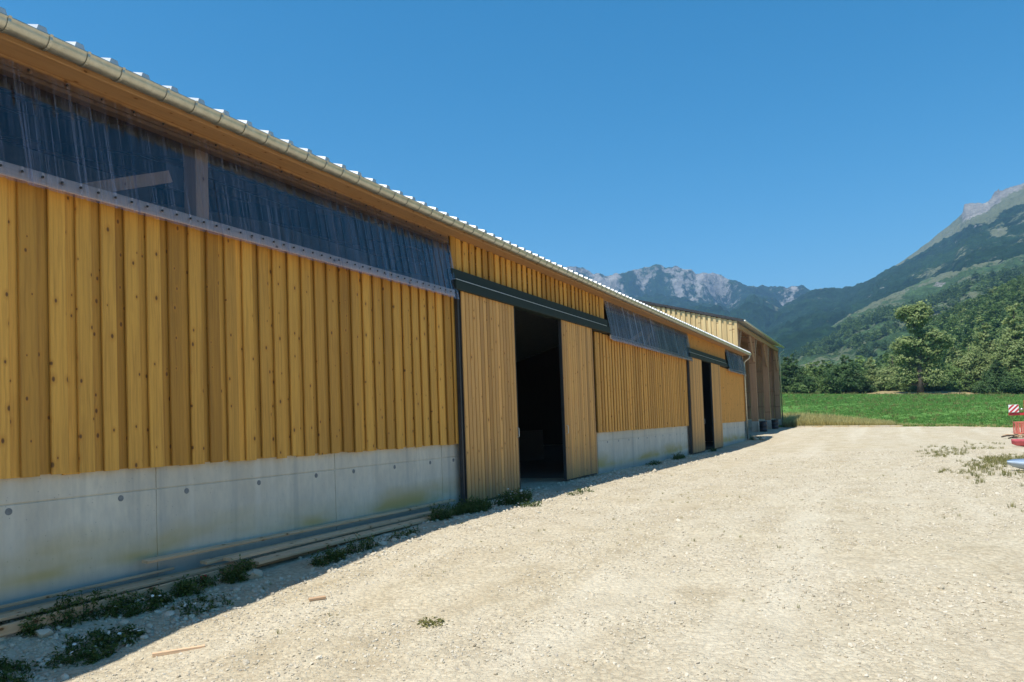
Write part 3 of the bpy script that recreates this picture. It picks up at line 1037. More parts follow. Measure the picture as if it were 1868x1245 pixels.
# back and end walls, floor inside
BX = RX-8.2
bpart(MB().box(BX-.1, BX, Y0, Y1, -.4, RZ-8.2*SL+.12), 'back_wall', M['shaded_wood'])
for ya, yb in ((Y0, Y0+.12), (Y1-.14, Y1-.02)):
    e = MB()
    vs = []
    for y in (ya, yb):
        vs += [(BX, y, -.4), (WX-.23, y, -.4), (WX-.23, y, ROOF_E[1]+(ROOF_E[0]-WX+.23)*SL-.006), (RX, y, RZ-.006), (BX, y, RZ-8.2*SL-.006)]
    e.add(vs, [(0, 4, 3, 2, 1), (5, 6, 7, 8, 9), (0, 1, 6, 5), (1, 2, 7, 6), (2, 3, 8, 7), (3, 4, 9, 8), (4, 0, 5, 9)])
    bpart(e, 'end_wall', M['shaded_wood'])
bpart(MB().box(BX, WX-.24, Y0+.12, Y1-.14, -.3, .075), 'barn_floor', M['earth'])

# ---- gutter with clips
GR = .092; GXc, GZc = WX+.455, 5.392
def gutter_mesh(L):
    vs = []; fs = []
    prof = []
    for i in range(13):
        a = math.pi+math.pi*i/12
        prof.append((GR*math.cos(a), GR*math.sin(a)))
    # rolled front bead (outer lip) and inner wall
    prof.append((GR+.010, .008)); prof.append((GR+.012, .018)); prof.append((GR+.002, .022)); prof.append((GR-.004, .010))
    for i in range(13):
        a = 2*math.pi-math.pi*i/12
        prof.append(((GR-.004)*math.cos(a), (GR-.004)*math.sin(a)))
    n = len(prof)
    for y in (0, L):
        for x, z in prof: vs.append((x, y, z))
    for i in range(n):
        j = (i+1) % n
        fs.append((i, j, n+j, n+i))
    return MB().add(vs, fs).mesh('gutter', M['zinc'], True)
GL = 4.0
gme = gutter_mesh(GL)
y = Y0-.3; k = 0
gutters = []
while y < Y1+.15:
    L = min(GL, Y1+.35-y)
    o = bpy.data.objects.new('gutter', gme if L == GL else gutter_mesh(L))
    o.location = (GXc, y, GZc-.0004*(y))
    link(o); bl(o); gutters.append((o, y, L))
    y += GL; k += 1
clip = MB()
pts = []
for i in range(13):
    a = math.pi*1.0+math.pi*i/12
    pts.append(((GR+.004)*math.cos(a), (GR+.004)*math.sin(a)))
pts.append((GR+.016, .02))
vs = []
for yy in (-.014, .014):
    for x, z in pts: vs.append((x, yy, z))
for yy in (-.014, .014):
    for x, z in pts: vs.append((x*1.06, yy, z*1.06))
n = len(pts); fs = []
for i in range(n-1):
    fs.append((2*n+i, 3*n+i, 3*n+i+1, 2*n+i+1))
    fs.append((i, 2*n+i, 2*n+i+1, i+1)); fs.append((n+i, n+i+1, 3*n+i+1, 3*n+i))
clip.add(vs, fs)
clip_me = clip.mesh('gutter_clip', M['zinc'], False)
for o, gy_, L in gutters:
    yy = .19
    while yy < L:
        c = bpy.data.objects.new('gutter_clip', clip_me)
        c.location = (0, yy, 0)
        link(c, o)
        yy += .383
# downpipe at the far corner
dp = MB()
dp.tube([(GXc, Y1+.10, GZc-.06), (GXc, Y1+.10, GZc-.20), (GXc-.06, Y1+.08, GZc-.30), (WX+.22, Y1+.04, GZc-.42), (WX+.14, Y1+.02, GZc-.52), (WX+.13, Y1+.02, GZc-.7), (WX+.13, Y1+.02, .12)], .05, 12)
bpart(dp, 'downpipe', M['zinc'], True)
for z in (1.5, 3.2):
    bpart(MB().lathe([(.058, -.02), (.058, .02)], (WX+.13, Y1+.02, z), 14), 'pipe_bracket', M['zinc'])
# corner board
bpart(MB().cbox(WX+.064, WX+.088, Y1-.14, Y1, 1.25, 5.3, .004), 'corner_board', M['clad_far'])

# ---- sliding doors
def track(ya, yb):
    up = MB().cbox(WX+.07, WX+.20, ya, yb, 4.405, 4.62, .008)
    bpart(up, 'track_cover', M['track'])
    lo = MB().cbox(WX+.07, WX+.27, ya, yb, 4.215, 4.400, .008)
    t = bpart(lo, 'track_cover', M['track'])
    bpart(MB().box(WX+.205, WX+.268, ya+.02, yb-.3, 4.402, 4.413), 'lit_track_flange', M['roof'])  # pale material stands in for light caught along the flange edge
    return t
def door_leaf(ya, yb, z0, z1, handle_y, edge_y):
    root = empty('sliding_door', (0, 0, 0))
    bl(root); root.location = (0, 0, 0)
    root.location = Vector((0, 0, 0))-Vector((WX-8, 21, 0))
    x0 = WX+.14
    n = round((yb-ya)/.152); w = (yb-ya)/n
    variants = [board_mesh('board', w-.022, .024, z1-z0, M['door'], 100+i) for i in range(4)]
    for i in range(n):
        o = bpy.data.objects.new('board', random.choice(variants))
        o.location = (x0+.045+random.uniform(-.002, .002), ya+(i+.5)*w, z0+random.uniform(0, .012))
        link(o, root)
    fr = MB()
    for y in (ya+.02, yb-.02, (ya+yb)/2):
        fr.box(x0, x0+.044, y-.025, y+.025, z0+.01, z1-.01)
    for z in (z0+.035, (z0+z1)/2, z1-.035):
        fr.box(x0+.002, x0+.042, ya+.046, yb-.046, z-.025, z+.025)
    fr.build('door_frame', M['darksteel'], root)
    s = edge_y
    MB().box(x0-.004, x0+.072, s-.008, s+.008, z0, z1).build('edge_strip', M['darksteel'], root)
    hd = MB().tube([(x0+.066, handle_y, 1.30), (x0+.115, handle_y, 1.32), (x0+.115, handle_y, 1.50), (x0+.066, handle_y, 1.52)], .010, 8)
    hd.build('handle', M['steel'], root)
    MB().box(x0+.01, x0+.05, ya+.02, yb-.02, z0-.035, z0-.004).build('bottom_rail', M['darksteel'], root)
    return root
track(12.66, 21.98)
door_leaf(12.96, 15.34, .10, 4.235, 15.28, 15.35)
door_leaf(18.15, 20.52, .14, 4.235, 18.25, 18.14)
track(32.80, 41.9)
door_leaf(32.92, 35.42, .07, 4.235, 35.35, 35.43)
door_leaf(37.62, 39.95, .07, 4.235, 37.71, 37.61)
for y in (12.90, 32.86):
    bpart(MB().cbox(WX+.092, WX+.17, y-.028, y+.028, -.1, 4.20, .006), 'guide_post', M['darksteel'])
for a, b in ((13.14, 21.2), (33.52, 40.7)):      # jambs and lintel behind the leaves
    for y in (a+.02, b-.10):
        bpart(MB().cbox(WX-.24, WX-.02, y, y+.10, -.05, 4.30, .005), 'door_jamb', M['raw'])
    bpart(MB().cbox(WX-.2, WX+.005, 12.9 if a < 20 else 33.4, 22.0 if a < 20 else 42.4, 4.32, 4.50, .005), 'lintel', M['rawY'])
# hay rack / partition inside, faintly seen through the opening
bpart(MB().cbox(WX-5.6, WX-5.5, 14.0, 30.0, .08, 1.3, .005), 'inner_partition', M['shaded_wood'])

# ================================================================== OPEN SHED
SX = -7.9; SY = [51.05, 58.2, 65.45, 72.9]; SG = .45
shed = empty('open_shed', (SX-6, 62, SG))
tag(shed, 'tall open-fronted timber shed beyond the far end of the barn', 'shed')
def sp_(mb, name, mat, smooth=False):
    o = mb.build(name, mat, None, smooth)
    o.parent = shed
    o.location = Vector(o.location)-Vector((SX-6, 62, SG))
    return o
SE = 7.72; SS = .285; SD = 9.0
sb = [board_mesh('board', .30, .024, 1.0, M['shedw'], 300+i) for i in range(2)]
nb = 27
for i in range(nb):
    x = SX+.0-i*(SD/nb)-.13
    top = SE-.02+(SX-x)*SS
    for inner in (0, 1):
        xx = x-(.167 if inner else 0)
        if xx < SX-SD: continue
        mbd = MB()
        yy = SY[0]-.14-(0 if inner else .075)
        w = .088 if not inner else .10
        mbd.cbox(xx-w, xx+w, yy-.022, yy, SG+.9+random.uniform(-.01, .01), top+(0 if not inner else .03)+w*SS*0, .004)
        sp_(mbd, 'gable_board', M['shedw'])
# posts with base blocks
for k, y in enumerate(SY):
    w = .15 if k < 3 else .2
    sp_(MB().cbox(SX-.46, SX, y-w/2, y+w/2, 1.15, SE-.3, .008), 'post', M['postw'])
    sp_(MB().cbox(SX-.48, SX+.02, y-.14, y+.14, SG-.3, 1.15, .01), 'post_base', M['concrete'])
    for s in (-1, 1):
        if (k == 0 and s < 0) or (k == 3 and s > 0): continue
        sp_(MB().beam((SX-.1, y+s*.10, 5.55), (SX-.1, y+s*1.5, SE-.42), .10, .12), 'brace', M['raw'])
    # inner frame post, rafter and tie
    sp_(MB().cbox(SX-6.3, SX-6.0, y-.1, y+.1, SG-.2, SE+1.4, .008), 'inner_post', M['postw'])
    sp_(MB().beam((SX, y, SE-.32), (SX-SD, y, SE-.32+SD*SS), .16, .36), 'rafter', M['postw'])
    sp_(MB().beam((SX-.2, y, 5.9), (SX-2.6, y, SE-.5+2.4*SS), .10, .16), 'brace', M['postw'])
    sp_(MB().beam((SX-6.1, y, 4.2), (SX-3.2, y, SE-.4+3.2*SS), .12, .18), 'brace', M['postw'])
sp_(MB().cbox(SX-.14, SX+.02, SY[0]-.16, SY[3]+.25, SE-.42, SE-.14, .006), 'eave_beam', M['rawY'])
for k in range(5):
    x = SX-1.4-k*1.6
    sp_(MB().beam((x, SY[0], SE-.05+(SX-x)*SS), (x, SY[3]+.1, SE-.05+(SX-x)*SS), .10, .2), 'purlin', M['postw'])
# back wall made of boards on rails, far end wall on a concrete base
sp_(MB().box(SX-6.52, SX-6.46, SY[0], SY[3], SG-.2, SE+1.6), 'back_wall', M['shaded_wood'])
for z in (2.2, 3.9, 5.6):
    sp_(MB().cbox(SX-6.46, SX-6.34, SY[0], SY[3], z, z+.16, .005), 'wall_rail', M['postw'])
farw = MB()
for k in range(20):
    x = SX-.42-k*.3
    farw.cbox(x-.145, x+.145, SY[3]+.10, SY[3]+.13, 1.25, SE-.2+(SX-x)*SS, .004)
tag(sp_(farw, 'end_wall_boards', M['postw']), kind='stuff')
for z in (2.3, 3.9, 5.5):
    sp_(MB().cbox(SX-6.2, SX-.3, SY[3]-.04, SY[3]+.095, z, z+.15, .005), 'wall_rail', M['postw'])
sp_(MB().cbox(SX-6.4, SX-.36, SY[3]-.08, SY[3]+.16, SG-.3, 1.22, .008), 'end_wall_base', M['concrete'])
sp_(MB().box(SX-6.3, SX-.32, SY[0]-.138, SY[0]-.02, SG-.3, SG+1.0), 'gable_base', M['concrete'])
# roof with overhang
xa, xb = SX+.38, SX-SD-.1
za, zb = SE-.04-.38*SS+.1, SE-.04+(SD+.1)*SS+.1
ya, yb = SY[0]-.27, SY[3]+.45
sp_(MB().add([(xa, ya, za), (xa, yb, za), (xb, yb, zb), (xb, ya, zb), (xa, ya, za+.09), (xa, yb, za+.09), (xb, yb, zb+.09), (xb, ya, zb+.09)],
             [(0, 3, 2, 1), (4, 5, 6, 7), (0, 1, 5, 4), (1, 2, 6, 5), (2, 3, 7, 6), (3, 0, 4, 7)]), 'roof', M['roof'])
sp_(MB().add([(xa, ya-.02, za-.03), (xb, ya-.02, zb-.03), (xb, ya-.02, zb+.13), (xa, ya-.02, za+.13), (xa, ya-.05, za-.03), (xb, ya-.05, zb-.03), (xb, ya-.05, zb+.13), (xa, ya-.05, za+.13)],
             [(0, 1, 2, 3), (7, 6, 5, 4), (0, 4, 5, 1), (1, 5, 6, 2), (2, 6, 7, 3), (3, 7, 4, 0)]), 'verge_trim', M['darksteel'])
# slope behind the ridge
sp_(MB().add([(xb, ya, zb+.09), (xb, yb, zb+.09), (xb-7, yb, zb-1.9), (xb-7, ya, zb-1.9), (xb, ya, zb), (xb, yb, zb), (xb-7, yb, zb-2), (xb-7, ya, zb-2)],
             [(0, 3, 2, 1), (4, 5, 6, 7), (0, 1, 5, 4), (1, 2, 6, 5), (2, 3, 7, 6), (3, 0, 4, 7)]), 'rear_roof', M['roof'])
sp_(MB().tube([(xa+.07, ya+.1, za+.02), (xa+.07, yb, za+.0)], .075, 12), 'gutter', M['zinc'], True)
sp_(MB().tube([(xa+.06, yb-.1, za), (xa+.02, yb-.12, za-.3), (SX+.10, SY[3]+.16, za-.55), (SX+.09, SY[3]+.16, za-.8), (SX+.09, SY[3]+.16, SG)], .05, 10), 'downpipe', M['zinc'], True)
# drums in front of the posts
def drum(x, y, label):
    g = gz1(x, y)
    prof = [(.20, 0), (.262, .012), (.27, .05), (.262, .10), (.275, .115), (.275, .14), (.262, .155), (.265, .38), (.277, .395), (.277, .42), (.265, .435), (.262, .66), (.272, .675), (.272, .72), (.24, .745), (.0, .75)]
    o = MB().lathe(prof, (0, 0, 0), 22).build('drum', M['rubber'], None, True)
    o.location = (x, y, g-.01)
    ring = MB().lathe([(.245, .73), (.28, .735), (.28, .765), (.245, .77)], n=22).build('rim', M['rubber'], o, True)
    tag(o, label, 'drum', 'black drums by the shed posts')
drum(SX+.40, 57.6, 'black plastic drum in front of the shed post nearer the barn')
drum(SX+.40, 64.5, 'black plastic drum in front of the shed post farther from the barn')

# ================================================================== PLANKS ALONG THE WALL
def plank(xa, ya, xb, yb, za, zb, w, t, tilt, label, mark=False):
    L = math.hypot(xb-xa, yb-ya)
    me = MB()
    n = 7; ev = .004
    sag = random.uniform(-.012, .012)
    prof = [(-w/2, -t/2+ev), (-w/2+ev, -t/2), (w/2-ev, -t/2), (w/2, -t/2+ev), (w/2, t/2-ev), (w/2-ev, t/2), (-w/2+ev, t/2), (-w/2, t/2-ev)]
    vs = []
    for k in range(n):
        s = k/(n-1)
        for x, z in prof: vs.append((x+random.uniform(-.0015, .0015), s*L, z+sag*math.sin(math.pi*s)))
    fs = []
    for k in range(n-1):
        for i in range(8):
            j = (i+1) % 8
            fs.append((k*8+j, k*8+i, k*8+8+i, k*8+8+j))
    fs.append(tuple(range(8))); fs.append(tuple(range(n*8-1, n*8-9, -1)))
    o = me.add(vs, fs).build('plank', M['plank'])
    d = Vector((xb-xa, yb-ya, zb-za)).normalized()
    s = d.cross(Vector((0, 0, 1))).normalized(); u = s.cross(d)
    R = Matrix((s, d, u)).transposed().to_4x4() @ Matrix.Rotation(tilt, 4, 'Y')
    o.matrix_world = Matrix.Translation((xa, ya, za)) @ R
    tag(o, label, 'plank', 'loose planks lying along the wall')
    if mark:
        q = MB().box(w/2-.002, w/2+.002, L*.93, L*.955, -t*.4, t*.4).build('paint_mark', M['redmark'], o)
    return o
def gp(x, y): return gz1(x, y)
plank(-7.25, 5.80, -7.28, 12.55, .25, .21, .09, .032, .12, 'long thin plank raised against the concrete, hindmost of the pile')
plank(-7.14, 6.5, -7.17, 11.9, .12, .10, .11, .035, .10, 'reddish flat plank tucked below the raised thin one')
plank(-6.975, 6.70, -7.01, 11.75, .13, .125, .12, .036, .06, 'upper flat plank in the middle of the pile by the weeds')
plank(-6.80, 6.95, -6.76, 11.2, .06, .09, .15, .038, .12, 'frontmost wide plank of the pile before the sliding door')
plank(-6.90, 6.60, -6.90, 11.0, .012, .04, .20, .04, .02, 'lowest plank under the frontmost wide one')
plank(-7.30, 2.4, -7.30, 6.2, .115, .10, .075, .03, -.2, 'pale lath lying nearest the concrete at the left edge of the photo')
plank(-7.19, 2.2, -7.20, 6.7, .035, .03, .12, .035, .10, 'brown plank lying second from the concrete at the left edge')
plank(-7.03, 2.3, -7.06, 6.9, .075, .05, .09, .032, .12, 'narrow lath third from the concrete at the left edge')
plank(-6.90, 2.6, -6.92, 6.5, -.03, .0, .035, .09, .05, 'plank on edge at the left with a small red paint mark', True)

# ================================================================== PLANTS
def quads_from(P, N, size, ratio=1.7, rng=RNG, droop=None):
    """diamond leaves at P with normal N"""
    n = len(P)
    a = rng.normal(size=(n, 3))
    N = N/np.linalg.norm(N, axis=1, keepdims=True)
    T = a-(a*N).sum(1, keepdims=True)*N
    T /= np.linalg.norm(T, axis=1, keepdims=True)+1e-9
    B = np.cross(N, T)
    s = np.asarray(size).reshape(-1, 1)
    fold = N*s*.18
    V = np.stack([P-T*s*ratio/2, P+B*s*.42+fold, P+T*s*ratio/2, P-B*s*.42+fold], 1).reshape(-1, 3)
    Fq = np.arange(4*n).reshape(n, 4)
    return V, Fq

def crown_mesh(name, blobs, nleaf, size, mat, rng, hollow=.55, flat=.75):
    """leaf clumps spread through ellipsoids; blobs = (cx,cy,cz,rx,ry,rz)"""
    vol = np.array([b[3]*b[4]*b[5] for b in blobs])**.75
    cnt = (vol/vol.sum()*nleaf).astype(int)
    Ps, Ns, rn = [], [], []
    for b, c in zip(blobs, cnt):
        # twig clusters on the blob's shell
        ncl = max(5, c//26)
        d = rng.normal(size=(ncl, 3)); d /= np.linalg.norm(d, axis=1, keepdims=True)
        rad = hollow+(1-hollow)*rng.random(ncl)**.6
        rad *= .82+.36*rng.random(ncl)
        ctr = np.array(b[:3])+d*rad[:, None]*np.array(b[3:6])
        idx = rng.integers(0, ncl, c)
        spread = np.array(b[3:6])*.20
        off = rng.normal(size=(c, 3))*spread*np.array([1, 1, flat])
        P = ctr[idx]+off
        N = d[idx]*.6+rng.normal(size=(c, 3))*.45+np.array([-.1, -.3, .85])
        tone = rng.random(ncl)
        Ps.append(P); Ns.append(N)
        rn.append(np.clip(tone[idx]*.6+rng.random(c)*.4, 0, 1))
    P = np.concatenate(Ps); N = np.concatenate(Ns); r = np.concatenate(rn)
    s = size*(.45+1.0*rng.random(len(P))**1.5)
    V, Fq = quads_from(P, N, s, 1.55, rng)
    return np_mesh(name, V, Fq, mat, False, {'rnd': np.repeat(r, 4)})

def gen_blobs(rng, h, w, base, n, top_taper=.6, wander=.12):
    """a crown: clumps of unequal size spread up the height"""
    out = []
    for i in range(n):
        t = (i+.5*rng.random())/n
        z = base+(h-base)*(.08+.84*t)
        env = w*(1-top_taper*t**1.6)*(.55+.45*math.sin(math.pi*min(1, t*1.15+.18)))
        a = i*2.4+rng.random()*1.2
        rr = env*(.35+.5*rng.random())*(1-.35*t)
        s = env*(.42+.30*rng.random())
        out.append((rr*math.cos(a), rr*math.sin(a), z, s, s, s*(.62+.25*rng.random())))
    return out

def tree(name, label, X, Y, h, blobs, mat, nleaf, size, seed, trunk_r=.22, base=.15, lean=(0, 0), cat='tree', group=None):
    rng = np.random.default_rng(seed)
    root = empty(name, (X, Y, gz1(X, Y)-.05))
    tag(root, label, cat, group)
    tb = MB()
    tz = max(b[2] for b in blobs)
    pts = []; rad = []
    for k in range(7):
        t = k/6
        pts.append((lean[0]*t*h+.12*math.sin(3*t+seed), lean[1]*t*h+.12*math.cos(2.3*t+seed)-.12, tz*t*.96))
        rad.append(trunk_r*(1.25-.25*min(1, t*6))*(1-.86*t)+.015)
    tb.tube(pts, rad, 8)
    for b in blobs:
        zt = max(h*.1, b[2]-.55*math.hypot(b[0], b[1])-.4*b[5])
        t = min(.95, zt/(tz*.96))
        k = min(5, int(t*6)); f = t*6-k
        p0 = Vector(pts[k]).lerp(Vector(pts[k+1]), f)
        r0 = max(.03, (rad[k]*(1-f)+rad[k+1]*f)*.55)
        p2 = Vector(b[:3]); pm = p0.lerp(p2, .5)+Vector((0, 0, -.08*(p2-p0).length))
        tb.tube([p0, pm, p2, p2+Vector((0, 0, b[5]*.5))], [r0, r0*.7, r0*.35, .012], 6)
        for q in range(3):
            dd = Vector(rng.normal(size=3).tolist()).normalized()
            e = p2+Vector((dd.x*b[3], dd.y*b[4], abs(dd.z)*b[5]))*.85
            tb.tube([pm.lerp(p2, .6), (pm.lerp(p2, .6)+e)/2+Vector((0, 0, .05)), e], [r0*.4, r0*.25, .01], 5)
    tb.build('trunk', M['bark'], root, True)
    link(bpy.data.objects.new('crown', crown_mesh('crown', blobs, nleaf, size, mat, rng)), root)
    return root

def rt(seed, h, w, base, n, **k):
    return gen_blobs(np.random.default_rng(seed), h, w, base, n, **k)
G = 'trees along the far side of the field'
# the lone tree with a forked, gappy crown
lone = [(-1.4, 0, 12.5, 1.5, 1.3, 1.1), (.3, .3, 12.9, 1.5, 1.4, .9), (-.2, -.3, 11.4, 1.5, 1.4, 1.0), (.9, .2, 11.8, 1.0, 1.0, .9), (-.5, 0, 10.2, .9, .9, .8), (.5, 0, 9.4, .8, .8, .7),
        (1.6, .2, 8.9, 1.3, 1.3, .8), (2.7, -.2, 8.3, 1.4, 1.3, .8), (3.6, .3, 7.6, 1.1, 1.2, .7), (-1.6, 0, 8.0, 1.5, 1.4, .8), (-2.4, .3, 7.1, 1.3, 1.3, .9), (-.6, .2, 7.5, 1.4, 1.3, .9), (.9, .2, 6.9, 1.3, 1.2, .8),
        (2.0, 0, 6.1, 1.3, 1.3, .8), (-2.0, 0, 5.6, 1.4, 1.3, .9), (1.6, .5, 4.2, 1.4, 1.3, 1.0), (-1.9, .2, 3.7, 1.4, 1.3, 1.0), (2.0, 0, 2.5, 1.5, 1.4, 1.1), (-2.1, 0, 2.4, 1.4, 1.3, 1.1), (.3, .9, 2.8, 1.3, 1.2, 1.2), (-.2, .8, 6.2, 1.4, 1.3, 1.2), (0, .6, 5.0, 1.0, 1.0, 1.0)]
tree('lone_tree', 'tall tree with a thick dark trunk standing out in front of the wood', 6.0, 130, 13.9, lone, M['leaf_pale'], 26000, .25, 5, .42, group=G)
tree('broad_tree', 'dark tree just past the corner of the open shed', -12.6, 131, 7.2, rt(21, 7.3, 3.4, .3, 11), M['leaf_dark'], 9000, .24, 21, .2, group=G)
tree('broad_tree', 'pale green low tree between the shed corner and the round dark tree', -9.0, 132.5, 5.6, rt(22, 5.8, 3.6, .2, 11), M['leaf_mid'], 9000, .22, 22, .18, group=G)
tree('broad_tree', 'round dark green tree left of the pale willows', -4.2, 130.5, 6.4, rt(23, 6.6, 3.3, .1, 13, top_taper=.5), M['leaf_dark'], 12000, .22, 23, .2, group=G)
tree('broad_tree', 'leafy tree behind and left of the round dark tree', -7.0, 140, 5.8, rt(24, 6.2, 3.6, .3, 10), M['leaf_mid'], 8000, .25, 24, .2, group=G)
tree('willow_tree', 'low pale willow nearest the round dark tree', -.6, 137, 5.4, rt(25, 5.6, 3.2, .2, 11), M['leaf_pale'], 9000, .22, 25, .18, group=G)
tree('willow_tree', 'pale willow just left of the tall lone tree', 2.6, 141, 6.7, rt(26, 7.0, 3.6, .2, 12), M['leaf_pale'], 9500, .23, 26, .2, group=G)
tree('broad_tree', 'mid green tree directly right of the tall lone tree', 8.9, 139, 6.6, rt(27, 7.2, 3.3, .2, 12), M['leaf_mid'], 9000, .23, 27, .2, group=G)
tree('willow_tree', 'pale tree halfway between the lone tree and the big right-hand trees', 11.5, 143, 8.0, rt(28, 8.4, 3.7, .2, 13), M['leaf_pale'], 10000, .24, 28, .22, group=G)
tree('broad_tree', 'taller mid green tree behind the sapling', 14.0, 147, 9.6, rt(29, 10.2, 3.8, .3, 13), M['leaf_mid'], 10000, .25, 29, .25, group=G)
tree('willow_tree', 'big silvery tree left of the tallest tree at the right edge', 15.6, 141, 12.6, rt(30, 13.2, 4.0, .5, 18), M['leaf_pale'], 15000, .25, 30, .32, group=G)
tree('willow_tree', 'tallest silvery tree at the right edge of the photo', 19.4, 139, 14.8, rt(31, 15.4, 4.4, .5, 19), M['leaf_pale'], 17000, .26, 31, .36, group=G)
tree('bush', 'dark rounded bush in front of the tallest right-hand tree', 15.9, 130.5, 5.2, rt(32, 5.6, 2.7, .05, 12), M['leaf_dark'], 10000, .21, 32, .15, group=G)
tree('bush', 'mid green bush at the right edge beside the dark one', 19.6, 131.0, 6.2, rt(33, 6.6, 3.0, .05, 12), M['leaf_mid'], 10000, .22, 33, .15, group=G)
tree('broad_tree', 'dark tree half hidden behind the open shed', -16.8, 134, 7.3, rt(34, 7.6, 3.6, .3, 11), M['leaf_dark'], 7000, .26, 34, .2, group=G)
tree('willow_tree', 'silvery tree cut by the right edge of the photo', 24.0, 138, 13.0, rt(35, 13.6, 4.4, .5, 16), M['leaf_pale'], 11000, .28, 35, .32, group=G)
# low shrubs closing the foot of the tree line
sh = [(-14.8, 130.2, 2.6), (-11.2, 129.6, 2.4), (-6.8, 129.8, 2.2), (-1.6, 133.5, 2.4), (1.2, 135.5, 2.6), (4.6, 137.0, 2.8), (7.6, 135.6, 2.5), (10.2, 136.5, 2.8), (12.8, 136.0, 3.2), (18.0, 129.4, 2.4), (22.0, 130.4, 3.0)]
shl = ['low dark shrub at the foot of the shed-corner tree', 'low shrub right of the shed-corner tree', 'low shrub touching the round dark tree on its left', 'pale shrub right of the round dark tree',
       'shrub under the low pale willow', 'shrub behind the trunk of the tall lone tree', 'shrub just right of the lone trunk', 'shrub left of the sapling', 'shrub right of the sapling', 'low shrub between the two right-hand bushes', 'low shrub at the right edge of the tree line']
for i, ((x, y, hh), lb) in enumerate(zip(sh, shl)):
    tree('shrub', lb, x, y, hh, rt(60+i, hh+.3, 2.1, .0, 8, top_taper=.45), M[('leaf_dark', 'leaf_mid', 'leaf_mid')[i % 3]], 3800, .2, 60+i, .08, cat='shrub', group='shrubs at the foot of the tree line')
# sapling
tree('sapling', 'thin sapling standing on the tan verge beyond the field', 10.7, 127.3, 2.4, rt(50, 2.5, .55, .9, 6), M['leaf_mid'], 700, .14, 50, .05, cat='sapling')

# ------------------------------------------------------------------ geometry-node scatter for uncountable stuff
def scatter(name, pts, scales, rots, idx, sources, label, cat):
    me = bpy.data.meshes.new(name)
    n = len(pts)
    me.vertices.add(n)
    me.vertices.foreach_set('co', np.ascontiguousarray(pts, np.float32).ravel())
    for an, ty, key, arr in (('sc', 'FLOAT', 'value', scales), ('rot', 'FLOAT_VECTOR', 'vector', rots)):
        at = me.attributes.new(an, ty, 'POINT')
        at.data.foreach_set(key, np.ascontiguousarray(arr, np.float32).ravel())
    at = me.attributes.new('pick', 'INT', 'POINT')
    at.data.foreach_set('value', np.ascontiguousarray(idx, np.int32))
    o = link(bpy.data.objects.new(name, me))
    tag(o, label, cat, kind='stuff')
    ng = bpy.data.node_groups.new(name+'_scatter', 'GeometryNodeTree')
    ng.interface.new_socket('Geometry', in_out='INPUT', socket_type='NodeSocketGeometry')
    ng.interface.new_socket('Geometry', in_out='OUTPUT', socket_type='NodeSocketGeometry')
    N = ng.nodes; L = ng.links
    gi = N.new('NodeGroupInput'); go = N.new('NodeGroupOutput')
    iop = N.new('GeometryNodeInstanceOnPoints')
    jn = N.new('GeometryNodeJoinGeometry')
    for s in reversed(sources):
        oi = N.new('GeometryNodeObjectInfo'); oi.inputs['Object'].default_value = s; oi.inputs['As Instance'].default_value = True
        L.new(oi.outputs['Geometry'], jn.inputs[0])
    def na(nm, ty):
        k = N.new('GeometryNodeInputNamedAttribute'); k.data_type = ty; k.inputs['Name'].default_value = nm
        return k.outputs['Attribute']
    L.new(gi.outputs[0], iop.inputs['Points'])
    L.new(jn.outputs[0], iop.inputs['Instance'])
    iop.inputs['Pick Instance'].default_value = True
    L.new(na('pick', 'INT'), iop.inputs['Instance Index'])
    L.new(na('rot', 'FLOAT_VECTOR'), iop.inputs['Rotation'])
    L.new(na('sc', 'FLOAT'), iop.inputs['Scale'])
    L.new(iop.outputs[0], go.inputs[0])
    md = o.modifiers.new('scatter', 'NODES'); md.node_group = ng
    return o
def source(name, me):
    return bpy.data.objects.new(name, me)      # not linked: only instanced by the scatter

# wood on the near hill
rng = np.random.default_rng(77)
srcs = []
for i in range(5):
    bl_ = gen_blobs(np.random.default_rng(200+i), 1.0, .42, .08, 9, top_taper=.5)
    srcs.append(source('wood_crown', crown_mesh('wood_crown', bl_, 1500, .055, M[('leaf_mid', 'leaf_dark', 'leaf_mid', 'leaf_dark', 'leaf_pale')[i]], np.random.default_rng(210+i))))
n = 2600
a = rng.uniform(-6.5, 24, n); r = np.sqrt(rng.uniform(178**2, 520**2, n))
x = r*np.sin(np.radians(a)); y = r*np.cos(np.radians(a))
z = hill_z(a, r)-np.clip((r-HILL_R)/(HILL_R-HILL_F), 0, 1)*30-.6
s = rng.uniform(5.5, 11, n)
pk = rng.choice(5, n, p=[.33, .18, .27, .10, .12])
scatter('hillside_wood', np.stack([x, y, z], 1), s, np.stack([np.zeros(n), np.zeros(n), rng.uniform(0, 6.28, n)], 1), pk, srcs, 'dense green wood covering the hillside behind the field trees', 'wood')
